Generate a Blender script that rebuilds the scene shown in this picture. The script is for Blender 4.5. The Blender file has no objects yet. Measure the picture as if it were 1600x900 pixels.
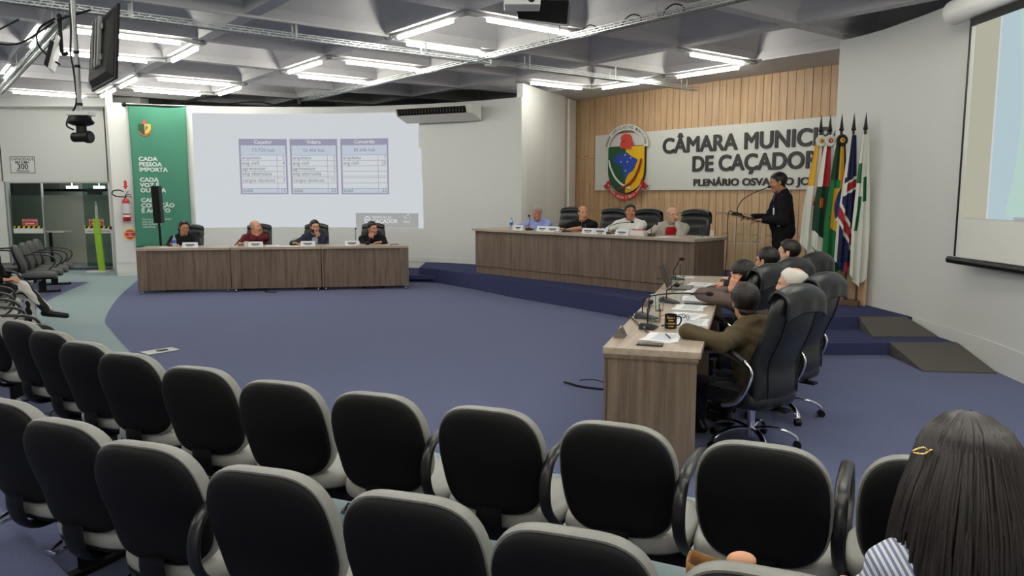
import bpy, bmesh, math, random
import numpy as np
from mathutils import Vector, Matrix
random.seed(7)
rng = np.random.default_rng(7)
PI = math.pi
D = math.radians
scene = bpy.context.scene
COL = scene.collection

# ------------------------------------------------------------------ camera, world, exposure
cam_d = bpy.data.cameras.new('camera')
cam_d.sensor_width = 36.0
cam_d.lens = 36.0 * 1195.0 / 1600.0
cam_d.clip_start = 0.05
cam = bpy.data.objects.new('camera', cam_d)
COL.objects.link(cam)
cam.location = (0, 0, 1.66)
cam.rotation_euler = (D(90 - 7.1), 0, 0)
scene.camera = cam
world = bpy.data.worlds.new('world')
scene.world = world
world.use_nodes = True
world.node_tree.nodes['Background'].inputs[0].default_value = (0.80, 0.86, 1.0, 1)
world.node_tree.nodes['Background'].inputs[1].default_value = 0.05
scene.view_settings.view_transform = 'Standard'
scene.view_settings.look = 'None'
scene.view_settings.exposure = 0.0
scene.view_settings.gamma = 1.0
scene.view_settings.use_curve_mapping = False
scene.cycles.use_denoising = True
scene.cycles.max_bounces = 8
scene.cycles.diffuse_bounces = 4
scene.cycles.glossy_bounces = 3
scene.cycles.transmission_bounces = 6
scene.cycles.transparent_max_bounces = 32
scene.cycles.sample_clamp_indirect = 4.0
scene.cycles.caustics_reflective = False
scene.cycles.caustics_refractive = False
TUBE_POWER = 44.0

# ------------------------------------------------------------------ materials
def lin(c):
    c = c / 255.0
    return c / 12.92 if c <= 0.04045 else ((c + 0.055) / 1.055) ** 2.4
def rgb(t): return (lin(t[0]), lin(t[1]), lin(t[2]), 1.0)
MATS = {}
def mat(name, col, rough=0.6, metal=0.0, noise=0.0, nscale=40.0, bump=0.0, bscale=200.0, spec=0.5, alpha=1.0,
        trans=0.0, ior=1.45, emit=None, estr=0.0, coat=0.0, sheen=0.0, stretch=None):
    if name in MATS: return MATS[name]
    m = bpy.data.materials.new(name); MATS[name] = m
    m.use_nodes = True
    nt = m.node_tree; b = nt.nodes['Principled BSDF']
    b.inputs['Base Color'].default_value = rgb(col)
    b.inputs['Roughness'].default_value = rough
    b.inputs['Metallic'].default_value = metal
    b.inputs['Specular IOR Level'].default_value = spec
    b.inputs['IOR'].default_value = ior
    b.inputs['Alpha'].default_value = alpha
    b.inputs['Transmission Weight'].default_value = trans
    b.inputs['Coat Weight'].default_value = coat
    b.inputs['Sheen Weight'].default_value = sheen
    if emit is not None:
        b.inputs['Emission Color'].default_value = rgb(emit)
        b.inputs['Emission Strength'].default_value = estr
    if noise or bump:
        tc = nt.nodes.new('ShaderNodeTexCoord')
        src = tc.outputs['Object']
        if stretch:
            mp = nt.nodes.new('ShaderNodeMapping'); mp.inputs['Scale'].default_value = stretch
            nt.links.new(src, mp.inputs[0]); src = mp.outputs[0]
    if noise:
        n = nt.nodes.new('ShaderNodeTexNoise'); n.inputs['Scale'].default_value = nscale; n.inputs['Detail'].default_value = 4
        nt.links.new(src, n.inputs['Vector'])
        r = nt.nodes.new('ShaderNodeValToRGB')
        c = rgb(col)
        r.color_ramp.elements[0].position = 0.3; r.color_ramp.elements[1].position = 0.7
        r.color_ramp.elements[0].color = (c[0]*(1-noise), c[1]*(1-noise), c[2]*(1-noise), 1)
        r.color_ramp.elements[1].color = (min(1,c[0]*(1+noise)), min(1,c[1]*(1+noise)), min(1,c[2]*(1+noise)), 1)
        nt.links.new(n.outputs['Fac'], r.inputs[0]); nt.links.new(r.outputs[0], b.inputs['Base Color'])
    if bump:
        n2 = nt.nodes.new('ShaderNodeTexNoise'); n2.inputs['Scale'].default_value = bscale; n2.inputs['Detail'].default_value = 3
        nt.links.new(src, n2.inputs['Vector'])
        bp = nt.nodes.new('ShaderNodeBump'); bp.inputs['Strength'].default_value = bump; bp.inputs['Distance'].default_value = 0.004
        nt.links.new(n2.outputs['Fac'], bp.inputs['Height']); nt.links.new(bp.outputs[0], b.inputs['Normal'])
    return m

def wood(name, c0, c1, rough=0.45, axis='Z', scale=9.0):
    if name in MATS: return MATS[name]
    m = bpy.data.materials.new(name); MATS[name] = m
    m.use_nodes = True
    nt = m.node_tree; b = nt.nodes['Principled BSDF']; b.inputs['Roughness'].default_value = rough
    tc = nt.nodes.new('ShaderNodeTexCoord'); mp = nt.nodes.new('ShaderNodeMapping')
    s = [scale, scale, scale]; s['XYZ'.index(axis)] = scale * 0.06
    mp.inputs['Scale'].default_value = s
    nt.links.new(tc.outputs['Object'], mp.inputs[0])
    n = nt.nodes.new('ShaderNodeTexNoise'); n.inputs['Scale'].default_value = 1.6; n.inputs['Detail'].default_value = 8; n.inputs['Roughness'].default_value = 0.62
    nt.links.new(mp.outputs[0], n.inputs['Vector'])
    r = nt.nodes.new('ShaderNodeValToRGB')
    r.color_ramp.elements[0].position = 0.32; r.color_ramp.elements[1].position = 0.68
    r.color_ramp.elements[0].color = rgb(c0); r.color_ramp.elements[1].color = rgb(c1)
    nt.links.new(n.outputs['Fac'], r.inputs[0]); nt.links.new(r.outputs[0], b.inputs['Base Color'])
    return m

def glass(name, col=(252, 254, 253), rough=0.0, mixw=0.12):
    """thin clear sheet: mostly transparent with a fresnel gloss"""
    if name in MATS: return MATS[name]
    m = bpy.data.materials.new(name); MATS[name] = m
    m.use_nodes = True
    nt = m.node_tree
    for n in list(nt.nodes): nt.nodes.remove(n)
    out = nt.nodes.new('ShaderNodeOutputMaterial')
    tr = nt.nodes.new('ShaderNodeBsdfTransparent'); tr.inputs[0].default_value = rgb(col)
    gl = nt.nodes.new('ShaderNodeBsdfGlossy'); gl.inputs['Roughness'].default_value = rough
    fr = nt.nodes.new('ShaderNodeLayerWeight'); fr.inputs[0].default_value = mixw
    mx = nt.nodes.new('ShaderNodeMixShader')
    nt.links.new(fr.outputs['Fresnel'], mx.inputs[0]); nt.links.new(tr.outputs[0], mx.inputs[1]); nt.links.new(gl.outputs[0], mx.inputs[2])
    nt.links.new(mx.outputs[0], out.inputs[0])
    return m

# ------------------------------------------------------------------ mesh helper
class MB:
    def __init__(s): s.v = []; s.f = []; s.mi = []; s.M = None; s.slot = 0
    def add(s, vs, fs):
        o = len(s.v)
        if s.M is not None: vs = [s.M @ Vector(v) for v in vs]
        s.v += [tuple(v) for v in vs]
        for f in fs: s.f.append(tuple(o + i for i in f)); s.mi.append(s.slot)
        return s
    def box(s, c, d, R=None):
        x, y, z = d[0]/2, d[1]/2, d[2]/2
        vs = [Vector((i*x, j*y, k*z)) for i in (-1,1) for j in (-1,1) for k in (-1,1)]
        if R is not None: vs = [R @ v for v in vs]
        c = Vector(c)
        return s.add([v + c for v in vs], [(0,1,3,2),(4,6,7,5),(0,4,5,1),(2,3,7,6),(0,2,6,4),(1,5,7,3)])
    def hexa(s, p):   # 8 pts: bottom 4 ccw, top 4 ccw
        return s.add(p, [(3,2,1,0),(4,5,6,7),(0,1,5,4),(1,2,6,5),(2,3,7,6),(3,0,4,7)])
    def prism(s, pts, z0, z1):   # pts ccw (x,y)
        n = len(pts)
        vs = [(p[0],p[1],z0) for p in pts] + [(p[0],p[1],z1) for p in pts]
        return s.add(vs, [tuple(reversed(range(n))), tuple(range(n,2*n))] + [(i,(i+1)%n,n+(i+1)%n,n+i) for i in range(n)])
    def plate(s, pts, O, U, V, N, t):   # 2d pts in frame O + u U + v V, thickness t along N (front at O+N*t)
        O, U, V, N = Vector(O), Vector(U), Vector(V), Vector(N); n = len(pts)
        vs = [O + U*p[0] + V*p[1] for p in pts] + [O + U*p[0] + V*p[1] + N*t for p in pts]
        fs = [tuple(reversed(range(n))), tuple(range(n,2*n))] + [(i,(i+1)%n,n+(i+1)%n,n+i) for i in range(n)]
        return s.add(vs, fs)
    def cyl(s, a, b, r0, r1=None, n=16, caps=True):
        r1 = r0 if r1 is None else r1
        a, b = Vector(a), Vector(b); d = (b - a).normalized()
        u = d.orthogonal().normalized(); w = d.cross(u)
        vs = []
        for p, r in ((a, r0), (b, r1)):
            for i in range(n):
                t = 2*PI*i/n; vs.append(p + (u*math.cos(t) + w*math.sin(t))*r)
        fs = [(i,(i+1)%n,n+(i+1)%n,n+i) for i in range(n)]
        if caps: fs += [tuple(reversed(range(n))), tuple(range(n,2*n))]
        return s.add(vs, fs)
    def tube(s, path, r, n=10, closed=False, flat=None, up=None):
        """swept tube; r number or list; flat=(rw, rh) elliptical"""
        P = [Vector(p) for p in path]; m = len(P); vs = []; fs = []
        prev = None
        for i, p in enumerate(P):
            if closed: t = P[(i+1)%m] - P[i-1]
            else: t = P[min(i+1,m-1)] - P[max(i-1,0)]
            t.normalize()
            if up is not None:
                u = Vector(up); u = (u - t*u.dot(t)).normalized()
            elif prev is None: u = t.orthogonal().normalized()
            else: u = (prev - t*prev.dot(t)).normalized()
            prev = u; w = t.cross(u)
            rr = r[i] if isinstance(r, (list, tuple)) else r
            ra, rb = (flat if flat else (rr, rr))
            for k in range(n):
                a = 2*PI*k/n; vs.append(p + u*math.cos(a)*ra + w*math.sin(a)*rb)
        for i in range(m if closed else m-1):
            j = (i+1) % m
            for k in range(n):
                l = (k+1) % n; fs.append((i*n+k, i*n+l, j*n+l, j*n+k))
        if not closed: fs += [tuple(reversed(range(n))), tuple(range((m-1)*n, m*n))]
        return s.add(vs, fs)
    def lathe(s, prof, c=(0,0,0), n=24, axis=(0,0,1), closed=False):
        c = Vector(c); ax = Vector(axis).normalized(); u = ax.orthogonal().normalized(); w = ax.cross(u); vs = []; fs = []
        m = len(prof)
        for r, h in prof:
            for i in range(n):
                t = 2*PI*i/n; vs.append(c + ax*h + (u*math.cos(t) + w*math.sin(t))*max(r, 1e-5))
        for j in range(m-1 if not closed else m):
            for i in range(n):
                k = (i+1) % n; q = (j+1) % m; fs.append((j*n+i, j*n+k, q*n+k, q*n+i))
        if not closed: fs += [tuple(reversed(range(n))), tuple(range((m-1)*n, m*n))]
        return s.add(vs, fs)
    def ell(s, c, r, n=16, m=10, R=None):
        c = Vector(c); vs = []; fs = []
        for j in range(m+1):
            p = PI*j/m
            for i in range(n):
                t = 2*PI*i/n
                v = Vector((r[0]*math.sin(p)*math.cos(t), r[1]*math.sin(p)*math.sin(t), r[2]*math.cos(p)))
                vs.append(c + (R @ v if R is not None else v))
        for j in range(m):
            for i in range(n):
                k = (i+1) % n; fs.append((j*n+i, (j+1)*n+i, (j+1)*n+k, j*n+k))
        return s.add(vs, fs)
    def grid(s, fn, nu, nv, closed_u=False):
        vs = [fn(i/(nu if closed_u else nu-1), j/(nv-1)) for j in range(nv) for i in range(nu)]; fs = []
        for j in range(nv-1):
            for i in range(nu if closed_u else nu-1):
                k = (i+1) % nu; fs.append((j*nu+i, j*nu+k, (j+1)*nu+k, (j+1)*nu+i))
        return s.add(vs, fs)
    def text(s, body, size, fn, align='LEFT', bold=0.0, extrude=0.004, res=2, spacing=1.0, sx=1.0):
        vs, fs = text_geo(body, align, bold, extrude, res, spacing)
        return s.add([fn(x*size*sx, y*size, z) for x, y, z in vs], fs)
    def build(s, name, m, parent=None, loc=None, smooth=None, bevel=0.0, rot=None, segs=2):
        me = bpy.data.meshes.new(name); me.from_pydata(s.v, [], s.f)
        ms = m if isinstance(m, (list, tuple)) else [m]
        for q in ms: me.materials.append(q)
        if len(ms) > 1: me.polygons.foreach_set('material_index', s.mi)
        b = bmesh.new(); b.from_mesh(me); bmesh.ops.recalc_face_normals(b, faces=b.faces); b.to_mesh(me); b.free()
        if smooth:
            me.polygons.foreach_set('use_smooth', [True]*len(me.polygons))
            me.set_sharp_from_angle(angle=D(smooth if smooth is not True else 45))
        o = bpy.data.objects.new(name, me); COL.objects.link(o)
        if parent is not None: o.parent = parent
        if loc is not None: o.location = loc
        if rot is not None: o.rotation_euler = (0, 0, rot)
        if bevel:
            q = o.modifiers.new('bevel', 'BEVEL'); q.width = bevel; q.segments = segs; q.limit_method = 'ANGLE'; q.angle_limit = D(40)
        return o

_TXT = {}
def text_geo(body, align, bold, extrude, res, spacing):
    key = (body, align, bold, extrude, res, spacing)
    if key in _TXT: return _TXT[key]
    cu = bpy.data.curves.new('lettering', 'FONT'); cu.body = body; cu.size = 1.0; cu.align_x = align; cu.offset = bold
    cu.resolution_u = res; cu.space_character = spacing
    ob = bpy.data.objects.new('lettering', cu); COL.objects.link(ob)
    bpy.context.view_layer.update()
    dg = bpy.context.evaluated_depsgraph_get()
    me = bpy.data.meshes.new_from_object(ob.evaluated_get(dg))
    vs = [tuple(v.co) for v in me.vertices]; fs = [tuple(p.vertices) for p in me.polygons]
    bpy.data.meshes.remove(me); bpy.data.objects.remove(ob); bpy.data.curves.remove(cu)
    if extrude:   # give the flat letters a thickness: front copy and rim
        n = len(vs); front = [(x, y, extrude) for x, y, z in vs]; from collections import Counter
        cnt = Counter()
        for f in fs:
            for i in range(len(f)): cnt[(f[i], f[(i+1) % len(f)])] += 1
        rim = [(a, b, n+b, n+a) for (a, b) in cnt if (b, a) not in cnt]
        vs = vs + front; fs = [tuple(n+i for i in f) for f in fs] + rim
    _TXT[key] = (vs, fs); return vs, fs

def empty(name, loc=(0,0,0), rz=0.0):
    o = bpy.data.objects.new(name, None); COL.objects.link(o); o.location = loc; o.rotation_euler = (0,0,rz); o.empty_display_size = 0.1
    return o
def tag(o, label=None, cat=None, group=None, kind=None):
    if label: o['label'] = label
    if cat: o['category'] = cat
    if group: o['group'] = group
    if kind: o['kind'] = kind
    return o
def copy_tree(o, parent=None):
    c = o.copy(); COL.objects.link(c)
    if parent is not None: c.parent = parent
    for ch in list(KIDS.get(o.name, [])) or [x for x in o.children]:
        copy_tree(ch, c)
    return c
KIDS = {}
def dup(o, loc, rz, label=None, group=None):
    c = copy_tree(o); c.location = loc; c.rotation_euler = (0, 0, rz)
    if label: c['label'] = label
    if group: c['group'] = group
    return c
def catmull(P, n=8, closed=False):
    P = [np.array(p, float) for p in P]; out = []; m = len(P)
    for i in range(m if closed else m-1):
        if closed: a, b, c, d = P[i-1], P[i], P[(i+1) % m], P[(i+2) % m]
        else: a, b, c, d = P[max(i-1,0)], P[i], P[i+1], P[min(i+2,m-1)]
        for k in range(n):
            t = k/n; out.append(tuple(0.5*((2*b) + (-a+c)*t + (2*a-5*b+4*c-d)*t*t + (-a+3*b-3*c+d)*t**3)))
    if not closed: out.append(tuple(P[-1]))
    return out
# ------------------------------------------------------------------ shared materials
M_wall = mat('white_paint', (222,223,219), 0.75, bump=0.05, bscale=300)
M_ceil = mat('grey_concrete', (205,203,204), 0.85, noise=0.04, nscale=3)
M_dark_void = mat('dark_void', (58,56,56), 0.9)
M_blue = mat('blue_carpet', (90,97,130), 0.95, noise=0.16, nscale=160, bump=0.5, bscale=400, spec=0.1, sheen=0.1)
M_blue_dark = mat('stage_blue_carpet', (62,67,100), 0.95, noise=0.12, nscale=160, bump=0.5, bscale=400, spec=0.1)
M_teal = mat('grey_green_carpet', (150,166,168), 0.95, noise=0.12, nscale=130, bump=0.5, bscale=400, spec=0.1)
M_black = mat('black_plastic', (14,14,16), 0.45, spec=0.3)
M_blackm = mat('black_metal', (24,24,26), 0.4, metal=0.3)
M_chrome = mat('chrome', (225,226,230), 0.12, metal=1.0)
M_alu = mat('aluminium', (190,192,192), 0.35, metal=0.8)
M_white = mat('white_plastic', (228,228,224), 0.4)
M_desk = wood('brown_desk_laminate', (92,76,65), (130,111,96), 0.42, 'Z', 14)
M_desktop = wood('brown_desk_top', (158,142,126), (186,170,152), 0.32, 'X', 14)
M_slat = wood('light_wood_cladding', (178,144,108), (206,174,136), 0.5, 'Z', 10)
M_paper = mat('white_paper', (240,242,245), 0.7)
M_leather = mat('black_leather', (26,28,30), 0.34, bump=0.25, bscale=120, spec=0.6)
M_glass = glass('clear_glass')
M_acryl = glass('clear_acrylic', (251,253,253), 0.02, 0.08)
M_tube = mat('lit_tube', (255,250,242), 0.5, emit=(252,250,238), estr=TUBE_POWER)

# grid of the ceiling: ea/eb are its two directions, 52 degrees off the view
PSI = D(52)
EA = Vector((math.sin(PSI), math.cos(PSI), 0)); EB = Vector((-math.cos(PSI), math.sin(PSI), 0))
PITCH = 1.78; A0 = 1.43; B0 = 7.20; ZC = 3.66
def G(a, b, z=0.0): return EA*a + EB*b + Vector((0, 0, z))

# back wall: an arc
WC = Vector((-4.5, 8.75, 0)); WR = 7.33
def warc(ang, z, off=0.0):
    return Vector((WC.x + (WR-off)*math.sin(ang), WC.y + (WR-off)*math.cos(ang), z))
def ws(s, z, off=0.0): return warc(s/WR, z, off)      # s: metres along the wall, 0 straight behind WC
ANG0 = math.atan2(-7.9+4.5, 15.24-8.75); ANG1 = math.atan2(0.2+4.5, 14.42-8.75)

def struct(mb, name, m, smooth=None, bevel=0):
    o = mb.build(name, m, smooth=smooth, bevel=bevel); o['kind'] = 'structure'; return o

# ---- floor
b = MB(); b.add([(-14,-3,0),(7,-3,0),(7,19.5,0),(-14,19.5,0)], [(0,1,2,3)]); struct(b, 'floor', M_teal)
oval = [(-7.6,15.9),(-7.18,14.6),(-6.28,12.09),(-5.40,10.03),(-4.9,9.2),(-4.25,8.23),(-3.58,7.29),(-2.95,6.5),(-1.98,5.45),(-1.2,5.0),(-.5,4.76),(.19,4.42),(.91,4.07),(1.62,3.66),(2.6,3.0),(3.6,2.5),(4.9,2.0)]
ov = catmull(oval, 6) + [(5.0,10.0),(3.0,13.5),(0.5,15.0),(-2.0,15.8),(-4.8,16.2)]
def inlay(pts, z, name, m):
    b = bmesh.new(); vs = [b.verts.new((p[0],p[1],z)) for p in pts]; f = b.faces.new(vs)
    bmesh.ops.triangulate(b, faces=[f]); bmesh.ops.recalc_face_normals(b, faces=b.faces)
    for f in b.faces:
        if f.normal.z < 0: f.normal_flip()
    me = bpy.data.meshes.new(name); b.to_mesh(me); b.free(); me.materials.append(m)
    o = bpy.data.objects.new(name, me); COL.objects.link(o); o['kind'] = 'structure'; return o
inlay(ov, 0.003, 'floor_oval', M_blue)
outer = catmull([(-7.9,14.2),(-7.18,11.72),(-6.2,9.6),(-5.0,7.7),(-4.0,6.4),(-3.2,5.48),(-2.1,4.56),(-.9,3.70),(0.2,3.05),(1.2,2.45),(2.4,1.8),(4.5,1.2)], 6)
inlay(outer + [(4.5,-3),(-13.8,-3),(-13.8,14.2)], 0.003, 'floor_seating', M_blue)
inlay([(-11.8,16.45),(-8.62,16.45),(-8.92,17.0),(-11.8,17.0)], 0.003, 'floor_door_mat', mat('dark_blue_mat', (62,64,92), 0.95))
b = MB(); b.prism([(-6.5,-3),(1.6,-3),(-0.70,1.95),(-1.78,2.90),(-2.19,3.28),(-4.2,5.2),(-6.5,7.6)], 0.0, 0.14)
struct(b, 'floor_tier', M_blue)

# ---- stage and its steps
stage = [(-1.42,14.12),(-0.67,13.15),(0.0,12.1),(0.9,10.95),(1.46,10.2),(2.2,9.15),(2.7,8.58),(3.9,8.56)]
sp = stage + [(5.3,8.56),(5.3,13.0),(1.6,18.2),(-0.2,16.0),(-1.75,15.6),(-1.75,14.35)]
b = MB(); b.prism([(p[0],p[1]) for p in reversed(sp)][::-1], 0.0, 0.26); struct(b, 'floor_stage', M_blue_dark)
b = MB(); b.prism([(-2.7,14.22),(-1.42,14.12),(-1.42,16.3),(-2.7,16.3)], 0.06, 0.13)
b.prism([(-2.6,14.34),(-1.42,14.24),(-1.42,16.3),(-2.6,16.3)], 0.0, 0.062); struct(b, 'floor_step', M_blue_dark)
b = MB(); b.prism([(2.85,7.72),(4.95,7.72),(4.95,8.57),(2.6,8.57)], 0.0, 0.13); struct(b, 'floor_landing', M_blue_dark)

# ---- walls
def polywall(name, pts, z0, z1, t, m, smooth=None):
    b = MB(); n = len(pts)
    P = [Vector((p[0],p[1],0)) for p in pts]; Nn = []
    for i in range(n):
        d = (P[min(i+1,n-1)] - P[max(i-1,0)]).normalized(); Nn.append(Vector((-d.y, d.x, 0)))
    vs = []
    for i in range(n):
        for off in (0, t):
            q = P[i] + Nn[i]*off
            vs += [(q.x,q.y,z0),(q.x,q.y,z1)]
    fs = []
    for i in range(n-1):
        a, c = i*4, (i+1)*4
        fs += [(a,c,c+1,a+1),(a+2,a+3,c+3,c+2),(a+1,c+1,c+3,a+3),(a,a+2,c+2,c)]
    fs += [(0,1,3,2), ((n-1)*4,(n-1)*4+2,(n-1)*4+3,(n-1)*4+1)]
    b.add(vs, fs); return struct(b, name, m, smooth=smooth)
arc = [warc(ANG0 + (ANG1-ANG0)*i/48, 0) for i in range(49)]
polywall('wall_back', [(p.x,p.y) for p in arc], 0.0, 3.41, 0.15, M_wall, smooth=30)
polywall('wall_return', [(0.2,14.42),(0.69,15.55),(1.1,16.3),(1.27,17.05)], 0.26, 3.66, 0.12, M_wall)
polywall('trim_1', [(1.18,16.62),(1.35,17.0)], 0.26, 3.64, -0.05, M_white)
# base boards follow the walls
polywall('baseboard_back', [(p.x,p.y) for p in [warc(ANG0 + (ANG1-ANG0)*i/48, 0, 0.012) for i in range(49)]], 0.26, 0.36, 0.01, M_wall)
polywall('baseboard_pillar', [(p.x,p.y) for p in [warc(ANG0 + 0.10*i/6, 0, 0.015) for i in range(7)]], 0.0, 0.13, 0.012, M_wall)
# wood clad wall behind the presiding table, straight along the ceiling grid
WA = 11.62
W0 = G(WA, 12.9); W1 = G(WA, 2.5)
wd = (W1 - W0).normalized(); wn = Vector((-EA.x, -EA.y, 0))
b = MB(); L = (W1-W0).length
b.plate([(0,0.0),(L,0.0),(L,3.75),(0,3.75)], W0 + Vector((0,0,0)), wd, Vector((0,0,1)), -wn, 0.1); struct(b, 'wall_stage', mat('dark_groove', (74,52,34), 0.8))
b = MB(); w = 0.152; i = 0; x = 0.0
while x < L - 0.02:
    z = 0.27 if i % 2 == 0 else 0.0
    cuts = [0.26, 1.28 if i % 2 else 0.93, 2.44 - 0.05*(i % 2), 3.74]
    for k in range(3):
        b.plate([(x+0.005,cuts[k]+0.004),(min(x+w,L)-0.005,cuts[k]+0.004),(min(x+w,L)-0.005,cuts[k+1]-0.004),(x+0.005,cuts[k+1]-0.004)], W0, wd, Vector((0,0,1)), wn, 0.012 + 0.002*((i*7+k*3) % 3))
    x += w; i += 1
struct(b, 'wall_stage_cladding', M_slat)
# right wall with its end edge, and the wooden return at its foot behind the flags
RW = [(4.22,10.15),(4.36,9.85),(4.46,9.45),(4.54,8.7),(4.58,7.9),(4.56,7.2),(4.48,6.5),(4.45,5.6),(4.5,3.0),(4.6,-3)]
polywall('wall_right', RW, 0.0, 3.60, 0.14, M_wall, smooth=30)
polywall('wall_right_end', [(5.9,11.6),(4.22,10.15)], 0.0, 3.60, 0.1, M_wall)
polywall('baseboard_right', [(p[0]-0.012,p[1]) for p in RW[2:]], 0.0, 0.26, 0.01, M_wall)
polywall('trim_2', [(4.15,10.12),(4.30,9.80),(4.40,9.42)], 0.26, 1.12, -0.03, M_slat)
# door wall
M_bulk = M_wall
b = MB()
DW = 17.0
b.box((-12.55,DW+0.1,1.9),(2.7,0.2,3.8)); b.box((-10.05,DW+0.1,2.85),(2.35,0.2,1.9))
b.box((-8.80,DW+0.1,1.9),(0.20,0.2,3.8)); struct(b, 'wall_left', M_wall)
polywall('wall_left_return', [(-8.88,17.02),(-7.9,15.24)], 0.0, 3.8, 0.10, M_wall)
b = MB(); b.box((-10.4,DW-0.2,3.66),(5.0,0.4,0.36)); struct(b, 'wall_left_bulkhead', M_wall)
polywall('baseboard_left', [(-8.80,16.9),(-7.88,15.22)], 0.0, 0.12, 0.012, M_wall)
# far side and room behind the viewer, so the light bounces as in a closed hall
b = MB(); b.box((-13.95,7.5,1.9),(0.1,21,3.8)); struct(b, 'wall_far', M_wall)
b = MB(); b.box((-4,-3.05,1.9),(20,0.1,3.8)); struct(b, 'wall_rear', M_wall)
b = MB(); b.box((-4,19.6,2.0),(20,0.1,4.0)); struct(b, 'wall_outer', M_dark_void)

# ---- coffered ceiling
b = MB()
hw = 0.085
def cell(a, c, flat=False):
    a1, c1 = a+PITCH, c+PITCH
    o = [G(a,c,ZC),G(a1,c,ZC),G(a1,c1,ZC),G(a,c1,ZC)]
    if flat: b.add(o, [(0,1,2,3)]); return
    i_ = [G(a+hw,c+hw,ZC),G(a1-hw,c+hw,ZC),G(a1-hw,c1-hw,ZC),G(a+hw,c1-hw,ZC)]
    k = hw + 0.36; zt = ZC + 0.46
    t = [G(a+k,c+k,zt),G(a1-k,c+k,zt),G(a1-k,c1-k,zt),G(a+k,c1-k,zt)]
    j = hw + 0.02; zb = ZC + 0.10
    m_ = [G(a+j,c+j,zb),G(a1-j,c+j,zb),G(a1-j,c1-j,zb),G(a+j,c1-j,zb)]
    fs = []
    for q in range(4):
        r = (q+1) % 4; fs += [(q,r,4+r,4+q),(4+q,4+r,8+r,8+q),(8+q,8+r,12+r,12+q)]
    fs.append((12,13,14,15)); b.add(o+i_+m_+t, fs)
for ia in range(-13, 5):
    for ib in range(-7, 9):
        a, c = A0+PITCH*ia, B0+PITCH*ib
        ctr = G(a+PITCH/2, c+PITCH/2)
        if not (-15.5 < ctr.x < 8 and -4.5 < ctr.y < 20.5): continue
        cell(a, c)
o = struct(b, 'ceiling', M_ceil)
# the flat soffit along the wood wall
b = MB(); a0 = A0+5*PITCH; b.add([G(a0-0.05,-4,ZC-0.005),G(a0+5,-4,ZC-0.005),G(a0+5,16,ZC-0.005),G(a0-0.05,16,ZC-0.005)], [(0,1,2,3)])
struct(b, 'ceiling_soffit', M_ceil)
b = MB(); b.add([(-16,-4,4.4),(9,-4,4.4),(9,20.5,4.4),(-16,20.5,4.4)],[(0,1,2,3)]); struct(b, 'ceiling_slab', M_ceil)

# ---- ramps at the right
M_ramp = mat('grey_ramp_rubber', (84,80,76), 0.8, noise=0.05, nscale=60)
def ramp(p, z0, z1, label):
    (ax,ay),(bx,by),(cx,cy),(dx,dy) = p      # low left, low right, high right, high left
    b = MB(); b.hexa([(ax,ay,z0),(bx,by,z0),(cx,cy,z0),(dx,dy,z0),(ax,ay,z0+0.012),(bx,by,z0+0.012),(cx,cy,z1+0.008),(dx,dy,z1+0.008)])
    o = b.build('ramp', M_ramp); tag(o, label, 'ramp', 'grey access ramps by the side wall'); return o
ramp([(3.83,6.98),(4.47,6.90),(4.57,7.72),(3.87,7.72)], 0.003, 0.13, 'grey wheelchair ramp from the blue floor up to the first step')
ramp([(3.84,8.02),(4.54,8.02),(4.46,8.56),(3.93,8.56)], 0.13, 0.26, 'grey wheelchair ramp on the step leading up to the stage')
# ------------------------------------------------------------------ tube lights in loops under the ribs
M_pvc = mat('white_pvc', (205,205,203), 0.5)
def light_loop(a, c, sides, label, tl=0.60):
    """a, c: low corner of the coffer; sides: which of 4 edges carry a tube (0: b=c, 1: a=a+P, 2: b=c+P, 3: a=a)"""
    P = PITCH; cs = [(a,c),(a+P,c),(a+P,c+P),(a,c+P)]
    ctr = G(a+P/2, c+P/2, ZC)
    root = empty('ceiling_light', ctr); tag(root, label, 'ceiling light', 'loops of tube lights under the ceiling')
    inv = Matrix.Translation(-ctr)
    fr = MB(); fr.M = inv
    for s in sides:
        (a0,c0),(a1,c1) = cs[s], cs[(s+1) % 4]
        p0, p1 = G(a0,c0,ZC-0.03), G(a1,c1,ZC-0.03)
        fr.cyl(p0.lerp(p1,0.05), p0.lerp(p1,0.95), 0.022, n=10)
        for q, s_ in ((p0,0.05),(p1,0.95)):
            fr.ell(q, (0.05,0.05,0.03), 10, 6)
            fr.tube([q, q.lerp(p0.lerp(p1,0.5), 0.16)], 0.03, 10)
        mid = p0.lerp(p1,0.5); d = (p1-p0).normalized(); up = Vector((0,0,1)); sd = d.cross(up)
        R = Matrix((d, sd, up)).transposed()
        fr.box(mid + Vector((0,0,0.008)), (2*tl+0.06,0.03,0.02), R)
    fr.build('light_frame', M_pvc, root, smooth=40)
    for s in sides:
        (a0,c0),(a1,c1) = cs[s], cs[(s+1) % 4]
        p0, p1 = G(a0,c0,ZC-0.065), G(a1,c1,ZC-0.065); mid = p0.lerp(p1,0.5); d = (p1-p0).normalized()
        tb = MB(); tb.M = inv; tb.cyl(mid-d*tl, mid+d*tl, 0.026, n=12); tb.build('light_tube', M_tube, root, smooth=40)
    return root
def cell_at(i, j): return A0+PITCH*i, B0+PITCH*j
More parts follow.
